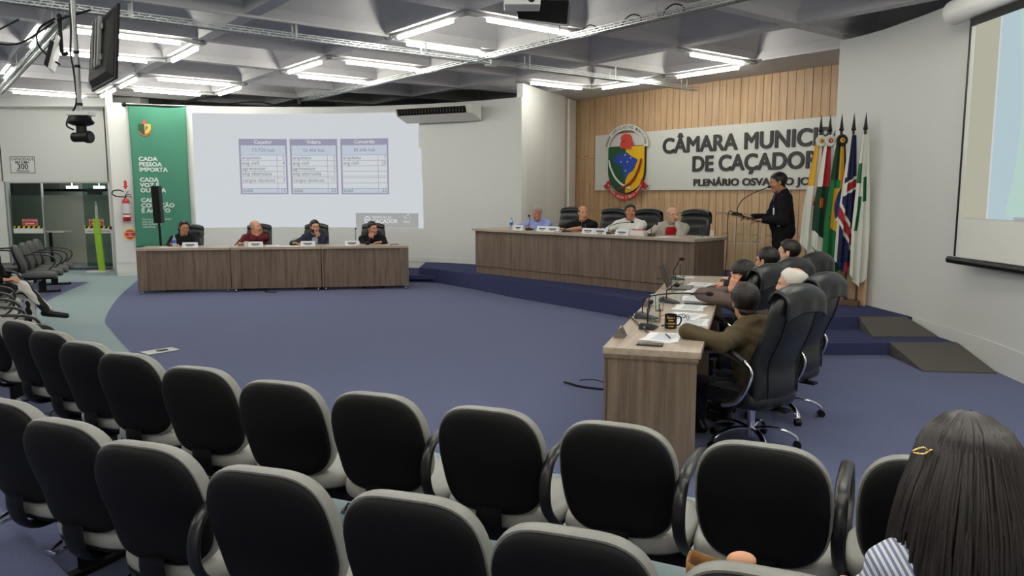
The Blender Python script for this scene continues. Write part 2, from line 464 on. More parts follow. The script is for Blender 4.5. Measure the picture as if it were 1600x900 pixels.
LOOPS = [
 (0, 2, (0,1,2,3), 'square loop of lit tubes behind the hanging television'),
 (1, 4, (0,1,2,3), 'square loop of lit tubes over the green banner'),
 (0, 4, (3,), 'single lit tube at the left picture edge by the metal rail'),
 (0, 5, (1,2), 'corner of lit tubes over the glass door'),
 (2, 2, (0,2,3), 'three lit tubes in front of the projected slide'),
 (2, 0, (0,2,3), 'loop of lit tubes around the ceiling projector'),
 (4, 0, (1,0), 'two lit tubes meeting in a corner before the wooden wall'),
 (4, 1, (1,2), 'two lit tubes near the left end of the wooden wall'),
 # overhead of the seating and out of the picture
 (-2, 0, (0,1,2,3), 'square loop of lit tubes above the side seats'),
 (-3, 2, (0,1,2,3), 'square loop of lit tubes above the rear side seats'),
 (-4, -1, (0,1,2,3), 'square loop of lit tubes over the back seats'),
 (0, -2, (0,1,2,3), 'square loop of lit tubes over the middle seats'),
 (-2, -3, (0,1,2,3), 'square loop of lit tubes behind the viewer'),
 (2, -3, (0,1,2,3), 'square loop of lit tubes over the side aisle'),
 (0, -4, (0,1,2,3), 'unseen square loop of lit tubes added above the long-haired woman'),  # this and the next two: unseen, added to brighten the near desk end
 (1, -5, (0,1,2,3), 'unseen square loop of lit tubes added over the right seats'),
 (-2, -5, (0,1,2,3), 'unseen square loop of lit tubes added over the rear rows'),
 (-2, 4, (0,1,2,3), 'unseen square loop of lit tubes added above the far side block'),  # this and the next: unseen, added to brighten the door wall corner
 (-2, 5, (1,2), 'unseen corner of lit tubes added beside the glass door wall'),
]
for i, j, sides, lab in LOOPS:
    a, c = cell_at(i, j)
    light_loop(a, c, sides, lab)
# ------------------------------------------------------------------ desks
def desk(name, w, d, h, loc, rz, label, stiles=(True, False), group=None, endplanks=False):
    """front faces local -Y; origin at front left corner on the floor"""
    r = empty(name, loc, rz); tag(r, label, 'desk', group)
    z0 = 0.06; top = 0.04
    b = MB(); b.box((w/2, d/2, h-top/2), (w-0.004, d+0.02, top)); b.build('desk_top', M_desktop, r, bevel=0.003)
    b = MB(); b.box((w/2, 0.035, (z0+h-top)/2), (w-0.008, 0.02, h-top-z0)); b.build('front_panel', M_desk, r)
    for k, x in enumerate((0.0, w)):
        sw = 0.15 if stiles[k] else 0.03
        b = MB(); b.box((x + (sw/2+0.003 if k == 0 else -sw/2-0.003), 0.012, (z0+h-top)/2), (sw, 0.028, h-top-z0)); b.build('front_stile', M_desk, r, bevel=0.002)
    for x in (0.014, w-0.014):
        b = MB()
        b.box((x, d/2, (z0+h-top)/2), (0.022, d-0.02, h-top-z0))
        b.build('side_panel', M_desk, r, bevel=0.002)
    if endplanks:
        b = MB()
        for q in (0.155, 0.36):
            b.box((0.0015, q, (z0+h-top)/2), (0.004, 0.003, h-top-z0-0.01))
        b.box((0.0, d/2, h-top-0.01), (0.012, d, 0.02)); b.build('panel_seam', M_desk, r)
    for x in (0.06, w-0.06):
        for y in (0.06, d-0.06):
            b = MB(); b.cyl((x-0.012,y,0.025),(x+0.012,y,0.025),0.025,n=14); b.box((x,y,0.052),(0.03,0.03,0.018)); b.cyl((x,y,0.04),(x,y,0.064),0.008)
            b.build('caster', M_chrome, r, smooth=40)
    return r
LD0 = Vector((-6.15,12.48,0)); LDA = D(9.1)
ldx = Vector((math.cos(LDA), math.sin(LDA), 0)); ldy = Vector((-math.sin(LDA), math.cos(LDA), 0))
for k, lab in enumerate(('brown laminate desk before the green banner, bottle on it', 'middle brown laminate desk of the row under the projected slide', 'brown laminate desk nearest the stage step, under the projected slide')):
    p = LD0 + ldx*(1.475*k)
    desk('council_desk', 1.47, 0.6, 0.755, p, LDA, lab, (k < 2 or False, k == 2) if k != 1 else (True, False), 'council desks under the slide')
RDA = D(90-17.3)                       # the other row runs away from the viewer
RD0 = Vector((0.545,4.44,0))
rdx = Vector((math.cos(RDA), math.sin(RDA), 0)); rdy = Vector((-math.sin(RDA), math.cos(RDA), 0))
# origin at the near corner on the open-floor side: front panel faces the open floor, so local -Y must point to -rdy*-1
for k, lab in enumerate(('nearest brown laminate desk with black mug, its end panel facing the seats', 'middle brown laminate desk in the row of five seated men', 'far brown laminate desk beside the stage with open laptop')):
    p = RD0 + rdx*(1.395*k) 
    r = desk('council_desk', 1.39, 0.545, 0.755, p, RDA, lab, (False, False), 'council desks beside the stage', endplanks=(k == 0))
    r.scale = (1, -1, 1)
RDT = 0.755
def onr(s, t, z=RDT): return RD0 + rdx*s - rdy*t + Vector((0,0,z))     # s along, t from the open-floor edge
def onl(s, t, z=RDT): return LD0 + ldx*s + ldy*t + Vector((0,0,z))
# presiding table on the stage
PT0 = Vector((-0.66,13.40,0.26)); PTA = math.atan2(-0.709,0.705)
px = Vector((math.cos(PTA), math.sin(PTA), 0)); py = Vector((-px.y, px.x, 0))
PL = 4.40; PH = 0.78
r = empty('presiding_table', PT0, PTA); tag(r, 'long dark brown presiding table on the blue stage', 'table')
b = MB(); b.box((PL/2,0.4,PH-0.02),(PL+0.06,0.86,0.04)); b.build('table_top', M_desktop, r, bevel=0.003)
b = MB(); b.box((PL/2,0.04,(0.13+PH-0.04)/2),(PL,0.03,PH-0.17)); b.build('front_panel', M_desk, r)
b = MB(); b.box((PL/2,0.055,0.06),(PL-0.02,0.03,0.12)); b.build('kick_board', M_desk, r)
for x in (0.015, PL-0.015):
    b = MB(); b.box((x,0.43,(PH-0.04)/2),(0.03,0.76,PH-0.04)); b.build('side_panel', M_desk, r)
def onp(s, t, z=PH): return PT0 + px*s + py*t + Vector((0,0,z))
# ------------------------------------------------------------------ auditorium seats
M_seat = mat('pale_grey_leatherette', (158,158,151), 0.42, noise=0.03, nscale=30, bump=0.12, bscale=160)
M_shaded_leather = mat('shaded_grey_leatherette', (72,73,71), 0.42, noise=0.03, nscale=30, bump=0.12, bscale=160)  # copy of the grey leatherette, weaker light on the far chairs painted in
M_gleather = mat('grey_leatherette', (138,138,133), 0.42, noise=0.03, nscale=30, bump=0.12, bscale=160, spec=0.5)
M_shell = mat('black_shell', (12,12,14), 0.65, spec=0.25, bump=0.15, bscale=500)
M_armpl = mat('black_arm_plastic', (26,26,28), 0.3, spec=0.6)
def sup(t, n):    # superellipse direction
    c, s_ = math.cos(t), math.sin(t)
    return math.copysign(abs(c)**(2/n), c), math.copysign(abs(s_)**(2/n), s_)
BK_HW, BK_HH, BK_ZC = 0.228, 0.230, 0.605
def back_pt(u, v, off):     # u,v in -1..1 across the back, off: metres behind (-) or before the middle surface
    x = u*BK_HW*(1.0 - 0.13*max(0, v)**2 - 0.07*max(0, -v)**2); z = BK_ZC + v*BK_HH
    y = -0.235 - 0.17*(z-0.36) + 0.45*x*x + 0.05*math.exp(-((z-0.50)/0.12)**2)*0.6
    return (x, y+off, z)
def make_seat(arm_l=False, pad_m=None, seat_m=None):
    r = empty('auditorium_chair')
    n = 44; rings = [0.0,0.3,0.55,0.75,0.88,0.96,1.0]
    # black outer shell
    b = MB(); vs = []; fs = []
    def ring(scale, off):
        o = len(vs)
        for i in range(n):
            cu, sv = sup(2*PI*i/n, 3.7); vs.append(back_pt(cu*scale, sv*scale, off))
        return o
    def stitch(a, c):
        for i in range(n): fs.append((a+i, a+(i+1)%n, c+(i+1)%n, c+i))
    prof = [(0.02,-0.034),(0.35,-0.034),(0.62,-0.032),(0.80,-0.027),(0.91,-0.018),(0.955,-0.006),(0.955,0.004)]
    R_ = [ring(s_, o_) for s_, o_ in prof]
    for a, c in zip(R_, R_[1:]): stitch(a, c)
    fs.append(tuple(range(n))); b.add(vs, fs); b.build('back_shell', M_shell, r, smooth=50)
    # grey padded front, its rim shows round the shell
    b = MB(); vs = []; fs = []
    prof = [(0.955,0.002),(0.985,0.002),(1.0,0.012),(1.0,0.035),(0.985,0.052),(0.94,0.064),(0.80,0.070),(0.5,0.066),(0.02,0.062)]
    R_ = [ring(s_, o_) for s_, o_ in prof]
    for a, c in zip(R_, R_[1:]): stitch(a, c)
    fs.append(tuple(R_[-1]+i for i in range(n))); fs.append(tuple(R_[0]+i for i in range(n)))
    b.add(vs, fs); b.build('backrest', pad_m or M_gleather, r, smooth=60)
    # seat cushion and its black pan
    def seat_ring(vs, sc, z, yo=0.0):
        o = len(vs)
        for i in range(n):
            cu, sv = sup(2*PI*i/n, 3.2)
            x = cu*0.256*sc; y = 0.03 + sv*0.25*sc + yo
            zz = z - 0.055 - 0.05*max(0, (sv*sc-0.45))**2*1.6 + 0.02*max(0, -sv*sc-0.5) + 0.10*(x*x)
            vs.append((x, y, zz))
        return o
    b = MB(); vs = []; fs = []
    R_ = [seat_ring(vs, s_, z_) for s_, z_ in [(0.97,0.362),(1.0,0.375),(1.01,0.40),(0.995,0.425),(0.95,0.44),(0.8,0.447),(0.5,0.444),(0.02,0.44)]]
    for a, c in zip(R_, R_[1:]): stitch(a, c)
    fs.append(tuple(R_[-1]+i for i in range(n))); fs.append(tuple(R_[0]+i for i in range(n)))
    b.add(vs, fs); b.build('seat', seat_m or M_seat, r, smooth=60)
    b = MB(); vs = []; fs = []
    R_ = [seat_ring(vs, s_, z_) for s_, z_ in [(0.5,0.332),(0.85,0.337),(0.985,0.352),(0.99,0.362),(0.96,0.364)]]
    for a, c in zip(R_, R_[1:]): stitch(a, c)
    fs.append(tuple(R_[0]+i for i in range(n))); fs.append(tuple(R_[-1]+i for i in range(n)))
    b.add(vs, fs); b.build('seat_pan', M_shell, r, smooth=60)
    # curved bracket from the beam to the back
    b = MB(); P = [(0,-0.02,0.280),(0,-0.14,0.268),(0,-0.215,0.275),(0,-0.25,0.31),(0,-0.268,0.37),(0,-0.268,0.42)]
    b.tube(catmull(P, 5), 0.03, 12, flat=(0.012,0.055), up=(0,-1,0.3)); b.build('back_bracket', M_black, r, smooth=50)
    # bright pivot lever under the seat
    b = MB(); b.tube([(-0.13,-0.17,0.280),(-0.15,-0.235,0.267),(-0.19,-0.24,0.267),(-0.20,-0.17,0.277)], 0.009, 8); b.build('pivot_bracket', M_chrome, r, smooth=50)
    if arm_l:
        b = MB()
        P = [(-0.262,-0.05,0.28),(-0.266,-0.17,0.36),(-0.272,-0.255,0.45),(-0.274,-0.27,0.55),(-0.273,-0.22,0.632),(-0.272,-0.10,0.655),(-0.270,0.06,0.65),(-0.268,0.19,0.62),(-0.266,0.245,0.55),(-0.262,0.22,0.47),(-0.264,0.15,0.40),(-0.258,0.08,0.30)]
        b.tube(catmull(P, 5), 0.02, 12, flat=(0.024,0.013), up=(-1,0,0)); b.build('armrest', M_armpl, r, smooth=60)
    return r
seat_plain = make_seat(False); seat_arm = make_seat(True)
def stash(o):      # remember the parts so copying needs no scene update
    KIDS[o.name] = list(o.children)
USED = set()
SEATS = []
seat_shaded = make_seat(True, M_shaded_leather, M_shaded_leather)
def place_seat(x, y, face, arm, label, group, z=0.0, src=None):
    """face: degrees to the right of straight ahead"""
    src = src or (seat_arm if arm else seat_plain)
    if src.name not in USED: USED.add(src.name); c = src
    else: c = copy_tree(src)
    x += math.sin(D(face))*0.29; y += math.cos(D(face))*0.29
    c.location = (x, y, z); c.rotation_euler = (0, 0, D(-face))
    tag(c, label, 'chair', group); SEATS.append((x, y, face)); return c
def beam(pts, label, legs, z=0.0, face=None):
    """steel beam through pts (x,y,face) with T legs under the given indices"""
    o0 = Vector((pts[0][0]+math.sin(D(pts[0][2]))*0.27, pts[0][1]+math.cos(D(pts[0][2]))*0.27, z)); r = empty('seating_frame', o0); tag(r, label, 'seating frame', 'steel frames under the auditorium chairs')
    b = MB(); b.M = Matrix.Translation(-o0)
    pts = [(p[0]+math.sin(D(p[2]))*0.27, p[1]+math.cos(D(p[2]))*0.27, p[2]) for p in pts]
    P = [Vector((p[0],p[1],z+0.245)) for p in pts]
    d0 = (P[1]-P[0]).normalized(); d1 = (P[-1]-P[-2]).normalized()
    P = [P[0]-d0*0.12] + P + [P[-1]+d1*0.12]
    b.tube(P, 0.03, 4, flat=(0.034,0.034), up=(0.7,0,0.7)); b.build('cross_tube', M_blackm, r)
    for q in legs:
        x, y, f = pts[q]; fd = Vector((math.sin(D(f)), math.cos(D(f)), 0)); sd = Vector((fd.y,-fd.x,0))
        R = Matrix((sd, fd, Vector((0,0,1)))).transposed(); c = Vector((x,y,z)) + sd*0.10
        b = MB(); b.M = Matrix.Translation(-o0)
        b.box(c+Vector((0,0,0.13)), (0.035,0.11,0.21), R)
        b.box(c+Vector((0,0,0.018)), (0.055,0.52,0.03), R)
        for s_ in (-0.24,0.24): b.cyl(c+fd*s_+Vector((0,0,0.0)), c+fd*s_+Vector((0,0,0.045)), 0.014, n=10)
        b.build('leg', M_blackm, r, bevel=0.004)
# the curved front row, from the far left corner to the aisle on the right
FRONT = [(-3.22,4.92,30,0),(-2.80,4.55,27,0),(-2.40,4.20,24,0),(-2.01,3.90,21,0),(-1.52,3.58,18,0),(-1.04,3.30,17,0),(-0.58,3.10,19,0),(-0.10,2.88,20,1),(0.37,2.68,23,1),(0.83,2.45,24,1),(1.33,2.30,26,1)]
G1 = 'grey auditorium chairs of the front curved row'
lab1 = ['auditorium chair cut by the left picture edge in the front curved row','grey auditorium chair, second in the front row from the left picture edge',
 'auditorium chair third from the left picture edge in the front curved row','auditorium chair fourth from the left in front row, just before the armrest',
 'auditorium chair in front row below the floor socket, armrest at its left','front row chair, first to the right of the one below the floor socket',
 'front row chair just left of the first chair with tall armrest loop','auditorium chair with armrest in the middle of the front row, facing the slide',
 'auditorium chair directly before the near end of the council desk','auditorium chair between council desk end and the aisle, armrest on its left',
 'auditorium chair in front of the long-haired woman, half hidden by her hair']
for (x,y,f,a), l in zip(FRONT, lab1): place_seat(x, y, f, a, l, G1)
beam([FRONT[i][:3] for i in (0,1,2,3)], 'black steel beam with T legs under the left front row chairs', (0,1,3))
beam([FRONT[i][:3] for i in (4,5,6)], 'black steel beam with T legs under the front chairs below the floor socket', (0,2))
beam([FRONT[i][:3] for i in (7,8,9,10)], 'black steel beam with T legs under the front chairs near the council desk', (0,2,3))
SECOND = [(-2.06,3.00,24,0),(-1.66,2.72,22,0),(-1.24,2.46,18,0),(-0.76,2.22,17,1),(-0.29,2.02,18,0),(0.14,1.80,20,0),(0.57,1.59,22,0),(0.97,1.33,16,0)]
G2 = 'grey auditorium chairs of the second curved row'
lab2 = ['auditorium chair cut by the left picture edge in the second row','auditorium chair second from the left edge in the near row',
 'auditorium chair in near row standing before the black loop armrest','auditorium chair in near row to the right of the black loop armrest',
 'auditorium chair in near row at the bottom middle of the picture','large close auditorium chair cut by the bottom edge, beside the paper bag',
 'auditorium chair whose top edge just shows behind the paper bag','auditorium chair the long-haired woman sits on']
for (x,y,f,a), l in zip(SECOND, lab2): place_seat(x, y, f, a, l, G2)
beam([FRONT and SECOND[i][:3] for i in (0,1,2)], 'black steel beam with T legs under the near row at the left', (0,1))
beam([SECOND[i][:3] for i in (3,4,5)], 'black steel beam with T legs under the near row in the middle', (0,2))
beam([SECOND[i][:3] for i in (6,7)], 'black steel beam with T legs under the chair of the long-haired woman', (1,))
# the side block continues the curve; its chairs look into the room
SIDE = [(-3.74, 5.36, 40, 1), (-4.2, 5.83, 46, 1), (-4.63, 6.3, 48, 1), (-5.02, 6.8, 50, 1), (-5.41, 7.3, 52, 1), (-5.75, 7.82, 54, 1), (-6.1, 8.36, 55, 1), (-6.44, 8.9, 56, 1), (-6.78, 9.5, 57, 1)]
G3 = 'grey auditorium chairs of the side block'
for i, (x,y,f,a) in enumerate(SIDE):
    place_seat(x, y, f, a, ['grey chair next to the front row, seat showing between two chair backs'][0] if i == 0 else
      'grey side chair the person in striped trousers sits on' if i == 7 else 'side row chair, %s counted from the front row towards the person in striped trousers' % ('','second','third','fourth','fifth','sixth','seventh','','last')[i], G3)
beam([SIDE[i][:3] for i in (0,1,2,3)], 'black steel beam under the side row chairs next to the front row', (1,3))
beam([SIDE[i][:3] for i in (4,5,6,7,8)], 'black steel beam under the side row chairs by the striped trousers', (1,3))
FARS = [(-7.92,12.15,62,1),(-8.15,12.70,66,1),(-8.36,13.22,66,1),(-8.58,13.76,66,1),(-9.10,13.05,64,1),(-9.32,13.6,64,1)]
lf = ['far grey chair with loop armrest nearest to the person in striped trousers','far grey chair with loop armrest, second before the glass door','far grey chair with loop armrest close to the glass door','last grey chair of the far block, seat end towards the aisle','grey chair in the rear line of the far block','rear grey chair of the far block closest to the glass door']
for (x,y,f,a), l in zip(FARS, lf): place_seat(x, y, f, a, l, 'grey chairs of the far block by the glass door', src=seat_shaded)
beam([FARS[i][:3] for i in (0,1,2,3)], 'black steel beam with T foot under the far block of chairs', (1,3))
beam([FARS[i][:3] for i in (4,5)], 'black steel beam under the rear line of the far block', (0,1))
# ------------------------------------------------------------------ high-back leather armchairs
def make_exec():
    r = empty('leather_armchair')
    # five-star chrome base
    b = MB(); b.cyl((0,0,0.07),(0,0,0.13),0.035,n=20); b.build('base_hub', M_chrome, r, smooth=40)
    for k in range(5):
        a = 2*PI*k/5+0.3; d = Vector((math.cos(a), math.sin(a), 0))
        b = MB(); P = [d*0.02+Vector((0,0,0.12)), d*0.12+Vector((0,0,0.135)), d*0.22+Vector((0,0,0.12)), d*0.29+Vector((0,0,0.085)), d*0.305+Vector((0,0,0.06))]
        b.tube(catmull(P, 4), 0.018, 10, flat=(0.012,0.02), up=(0,0,1)); b.build('base_leg', M_chrome, r, smooth=50)
        c = d*0.305; s_ = Vector((-d.y, d.x, 0))
        b = MB(); b.cyl(c-s_*0.02+Vector((0,0,0.027)), c+s_*0.02+Vector((0,0,0.027)), 0.027, n=16); b.cyl(c+Vector((0,0,0.03)), c+Vector((0,0,0.065)), 0.009)
        b.build('caster', M_black, r, smooth=40)
    b = MB(); b.cyl((0,0,0.12),(0,0,0.26),0.028,n=16); b.cyl((0,0,0.23),(0,0,0.30),0.016,n=16); b.build('gas_lift', M_chrome, r, smooth=40)
    b = MB(); b.box((0,0,0.300),(0.22,0.26,0.035)); b.cyl((0.10,0.02,0.30),(0.24,0.02,0.295),0.006); b.box((0,-0.18,0.30),(0.07,0.2,0.02)); b.build('tilt_mechanism', M_blackm, r, bevel=0.004)
    # puffy seat
    n = 40; vs = []; fs = []; b = MB()
    def ring(sc, z):
        o = len(vs)
        for i in range(n):
            cu, sv = sup(2*PI*i/n, 4.0); y = 0.02+sv*0.255*sc
            vs.append((cu*0.262*sc, y, z - 0.045*max(0, sv*sc-0.5)**2*2))
        return o
    R_ = [ring(s_, z_) for s_, z_ in [(0.6,0.315),(0.93,0.318),(0.99,0.34),(1.0,0.37),(0.985,0.405),(0.93,0.428),(0.86,0.422),(0.82,0.43),(0.5,0.435),(0.02,0.43)]]
    for a, c in zip(R_, R_[1:]):
        for i in range(n): fs.append((a+i, a+(i+1)%n, c+(i+1)%n, c+i))
    fs.append(tuple(R_[0]+i for i in range(n))); fs.append(tuple(R_[-1]+i for i in range(n)))
    b.add(vs, fs); b.build('seat', M_leather, r, smooth=70)
    # tall back: cross sections stacked upwards
    def back_y(z): return -0.20 - 0.20*(z-0.44) + 0.05*math.exp(-((z-0.62)/0.15)**2)
    b = MB(); vs = []; fs = []; m = 26; nz = 22
    for j in range(nz):
        t = j/(nz-1); z = 0.34 + 0.78*t
        hw = 0.245*(1 - 0.10*abs(t-0.45)) * (1.0 if t < 0.80 else math.sqrt(max(0.02, 1-((t-0.80)/0.215)**2*0.75)))
        th = 0.062*(1.0 if 0.06 < t < 0.92 else 0.72)
        for i in range(m):
            a = 2*PI*i/m; cu, sv = sup(a, 3.0)
            x = cu*hw; y = back_y(z) + sv*th + 0.55*x*x*(1 if sv > 0 else 0.8)
            y += 0.012*math.cos(t*PI*7)*(1 if sv > 0 else 0.0)*(1-abs(cu)**4)
            vs.append((x, y, z))
    for j in range(nz-1):
        for i in range(m): fs.append((j*m+i, j*m+(i+1)%m, (j+1)*m+(i+1)%m, (j+1)*m+i))
    fs += [tuple(range(m)), tuple((nz-1)*m+i for i in range(m))]
    b.add(vs, fs); back = b.build('backrest', M_leather, r, smooth=70)
    # piped seams down the rear of the back
    b = MB()
    for sx in (-1, 1):
        P = []
        for j in range(10):
            z = 0.40+0.60*j/9; x = sx*(0.165+0.0*j); P.append((x, back_y(z)-0.0605+0.44*x*x, z))
        b.tube(P, 0.005, 6)
    b.build('piping', M_leather, back, smooth=60)
    # the pad that hangs over the top like a saddle
    def pad(u, v):
        x = (u-0.5)*0.44; a = -0.75 + v*2.6*PI/2*0.86
        zc = 1.04 + 0.02*(1-(2*u-1)**2); yc = back_y(1.05)+0.01 + 0.35*x*x
        ry, rz_ = 0.085, 0.085
        y = yc - math.sin(a)*ry*(1.0); z = zc + math.cos(a)*rz_
        if a > PI/2: z = zc - (a-PI/2)*0.075; y = yc - ry - 0.004*math.sin(u*PI*5)
        if a < -0.3: z -= 0.10*(-0.3-a)
        z -= 0.022*abs(2*u-1)**3
        return (x, y, z)
    b = MB(); b.grid(pad, 22, 20); o = b.build('head_pad', M_leather, r, smooth=80)
    q = o.modifiers.new('solid', 'SOLIDIFY'); q.thickness = 0.016; q.offset = 0
    # loop arms of chrome with black tops
    for sx in (-1, 1):
        b = MB(); P = [(sx*0.24,0.05,0.335),(sx*0.295,0.02,0.335),(sx*0.305,-0.10,0.39),(sx*0.307,-0.185,0.54),(sx*0.307,-0.17,0.62),(sx*0.305,-0.06,0.675),(sx*0.303,0.08,0.69),(sx*0.30,0.20,0.665)]
        b.tube(catmull(P, 6), 0.016, 10, flat=(0.011,0.022), up=(sx,0,0)); arm = b.build('armrest', M_chrome, r, smooth=60)
        b = MB(); P = [(sx*0.306,-0.14,0.655),(sx*0.305,-0.05,0.695),(sx*0.303,0.08,0.71),(sx*0.30,0.215,0.68)]
        b.tube(catmull(P, 5), 0.02, 10, flat=(0.012,0.03), up=(0,0,1)); b.build('arm_pad', M_black, arm, smooth=60)
    return r
exec0 = make_exec()
for ch in exec0.children: KIDS[ch.name] = list(ch.children)
KIDS[exec0.name] = list(exec0.children)
EX_USED = []
def place_exec(p, face, label, group, z=0.0, s=1.0):
    c = exec0 if not EX_USED else copy_tree(exec0); EX_USED.append(1)
    c.location = (p[0], p[1], z); c.rotation_euler = (0, 0, D(-face)); c.scale = (s,s,s)
    tag(c, label, 'armchair', group); return c
# face: heading in degrees to the right of straight ahead
GE = 'black leather armchairs at the desk row by the stage'
RF = -72.7
for (x, y, f, l) in [(1.58,4.91,-38,'nearest black leather armchair, chrome arm showing, man in olive jacket in it'),
  (2.02,5.61,-42,'black leather armchair of the white-haired man, second from the near end'),
  (1.86,6.27,-38,'black leather armchair of the man holding his head'),
  (2.28,6.87,-36,'black leather armchair of the man in dark suit beside the stage'),
  (2.70,7.47,-40,'farthest black leather armchair, before the flags')]:
    place_exec((x,y), f, l, GE, s=0.96)
GL = 'black leather armchairs behind the desks under the slide'
LEFTP = [(-5.80,13.50),(-4.62,13.72),(-3.60,13.88),(-2.56,14.02)]
for (x,y), l in zip(LEFTP, ['black leather armchair before the green banner','black leather armchair of the man in maroon','black leather armchair of the bearded man','black leather armchair by the stage step']):
    place_exec((x-0.03,y+0.22), 180-8, l, GL, s=0.95)
GP = 'black leather armchairs at the presiding table'
PRES = [(0.54,13.45),(1.24,12.74),(1.90,12.08),(2.46,11.52)]
for (x,y), l, o in zip(PRES, ['black leather armchair beside the man in blue shirt','black leather armchair behind the bald man in black','black leather armchair behind the man in white','black leather armchair of the man in the pale jacket'], (0.38,0.34,0.14,0.22)):
    place_exec((x+o, y+0.10), 180+42-8, l, GP, z=0.26)
# ------------------------------------------------------------------ people: smooth distance fields turned into one surface
class SDF:
    def __init__(s, lo, hi, h):
        s.h = h; s.lo = np.array(lo, np.float32); s.n = np.ceil((np.array(hi)-np.array(lo))/h).astype(int)+1
        s.f = np.full(tuple(s.n), 0.25, np.float32)
    def _win(s, lo, hi, m):
        a = np.clip(np.floor((np.array(lo)-m-s.lo)/s.h).astype(int), 0, s.n); b = np.clip(np.ceil((np.array(hi)+m-s.lo)/s.h).astype(int)+1, 0, s.n)
        if np.any(b <= a): return None
        ax = [ (np.arange(a[i], b[i], dtype=np.float32)*np.float32(s.h) + s.lo[i]) for i in range(3)]
        return (slice(a[0],b[0]),slice(a[1],b[1]),slice(a[2],b[2])), ax[0][:,None,None], ax[1][None,:,None], ax[2][None,None,:]
    def _put(s, w, d, k, sub):
        o = s.f[w]
        if sub:
            if k > 0:
                hh = np.clip(0.5-0.5*(o+d)/k, 0, 1); s.f[w] = o*(1-hh) - d*hh + k*hh*(1-hh)
            else: s.f[w] = np.maximum(o, -d)
        else:
            if k > 0:
                hh = np.clip(0.5+0.5*(o-d)/k, 0, 1); s.f[w] = o*(1-hh) + d*hh - k*hh*(1-hh)
            else: s.f[w] = np.minimum(o, d)
    def cone(s, a, b, r1, r2=None, k=0.02, sub=False, off=0.0):
        r2 = r1 if r2 is None else r2
        a = np.array(a, np.float32); b = np.array(b, np.float32); r1 += off; r2 += off
        R = max(r1, r2); w = s._win(np.minimum(a,b)-R, np.maximum(a,b)+R, k+0.03)
        if w is None: return s
        w, X, Y, Z = w
        ba = b-a; l2 = float(ba@ba)
        if l2 < 1e-10: ba = np.array((0,0,1e-4), np.float32); l2 = 1e-8
        px_, py_, pz_ = X-a[0], Y-a[1], Z-a[2]
        t = np.clip((px_*ba[0]+py_*ba[1]+pz_*ba[2])/l2, 0, 1)
        d = np.sqrt((px_-t*ba[0])**2+(py_-t*ba[1])**2+(pz_-t*ba[2])**2) - (r1+(r2-r1)*t)
        s._put(w, d, k, sub); return s
    def ell(s, c, r, R=None, k=0.02, sub=False, off=0.0):
        c = np.array(c, np.float32); r = np.array(r, np.float32)+off; m = float(r.max())
        w = s._win(c-m, c+m, k+0.03)
        if w is None: return s
        w, X, Y, Z = w
        px_, py_, pz_ = X-c[0], Y-c[1], Z-c[2]
        if R is not None:
            R = np.array(R, np.float32)
            qx = R[0,0]*px_+R[1,0]*py_+R[2,0]*pz_; qy = R[0,1]*px_+R[1,1]*py_+R[2,1]*pz_; qz = R[0,2]*px_+R[1,2]*py_+R[2,2]*pz_
        else: qx, qy, qz = px_, py_, pz_
        k0 = np.sqrt((qx/r[0])**2+(qy/r[1])**2+(qz/r[2])**2); k1 = np.sqrt((qx/r[0]**2)**2+(qy/r[1]**2)**2+(qz/r[2]**2)**2)
        d = k0*(k0-1)/np.maximum(k1, 1e-6)
        s._put(w, d, k, sub); return s
    def mesh(s):
        f = s.f; sg = f < 0; n = s.n
        c = np.zeros(tuple(n-1), np.uint8)
        for i in (0,1):
            for j in (0,1):
                for k in (0,1): c += sg[i:n[0]-1+i, j:n[1]-1+j, k:n[2]-1+k]
        cells = np.argwhere((c > 0) & (c < 8)); idx = np.full(tuple(n-1), -1, np.int64); idx[tuple(cells.T)] = np.arange(len(cells))
        acc = np.zeros((len(cells),3), np.float64); cnt = np.zeros(len(cells))
        corners = [(i,j,k) for i in (0,1) for j in (0,1) for k in (0,1)]
        val = {q: f[cells[:,0]+q[0], cells[:,1]+q[1], cells[:,2]+q[2]] for q in corners}
        for q in corners:
            for ax in range(3):
                if q[ax] == 0:
                    p = list(q); p[ax] = 1; p = tuple(p); a, b = val[q], val[p]; mk = (a < 0) != (b < 0)
                    t = np.where(mk, a/np.where(mk, a-b, 1), 0)
                    pt = np.array(q, float)[None,:] + t[:,None]*np.eye(3)[ax][None,:]
                    acc[mk] += pt[mk]; cnt += mk
        V = (cells + acc/np.maximum(cnt,1)[:,None])*s.h + s.lo
        F = []
        for ax in range(3):
            o1, o2 = [(1,2),(2,0),(0,1)][ax]
            sl0 = [slice(1,-1)]*3; a = [slice(None)]*3; a[ax] = slice(0,-1); b = [slice(None)]*3; b[ax] = slice(1,None)
            ch = sg[tuple(a)] != sg[tuple(b)]; e = np.argwhere(ch)
            e = e[(e[:,o1] > 0) & (e[:,o2] > 0) & (e[:,o1] < n[o1]-1) & (e[:,o2] < n[o2]-1)]
            d1 = np.zeros(3, int); d1[o1] = 1; d2 = np.zeros(3, int); d2[o2] = 1
            q = np.stack([idx[tuple((e-d1-d2).T)], idx[tuple((e-d2).T)], idx[tuple(e.T)], idx[tuple((e-d1).T)]], 1)
            inside = sg[tuple(e.T)]
            q[~inside] = q[~inside][:, ::-1]; F.append(q)
        F = np.concatenate(F); F = F[(F >= 0).all(1)]
        return V, F
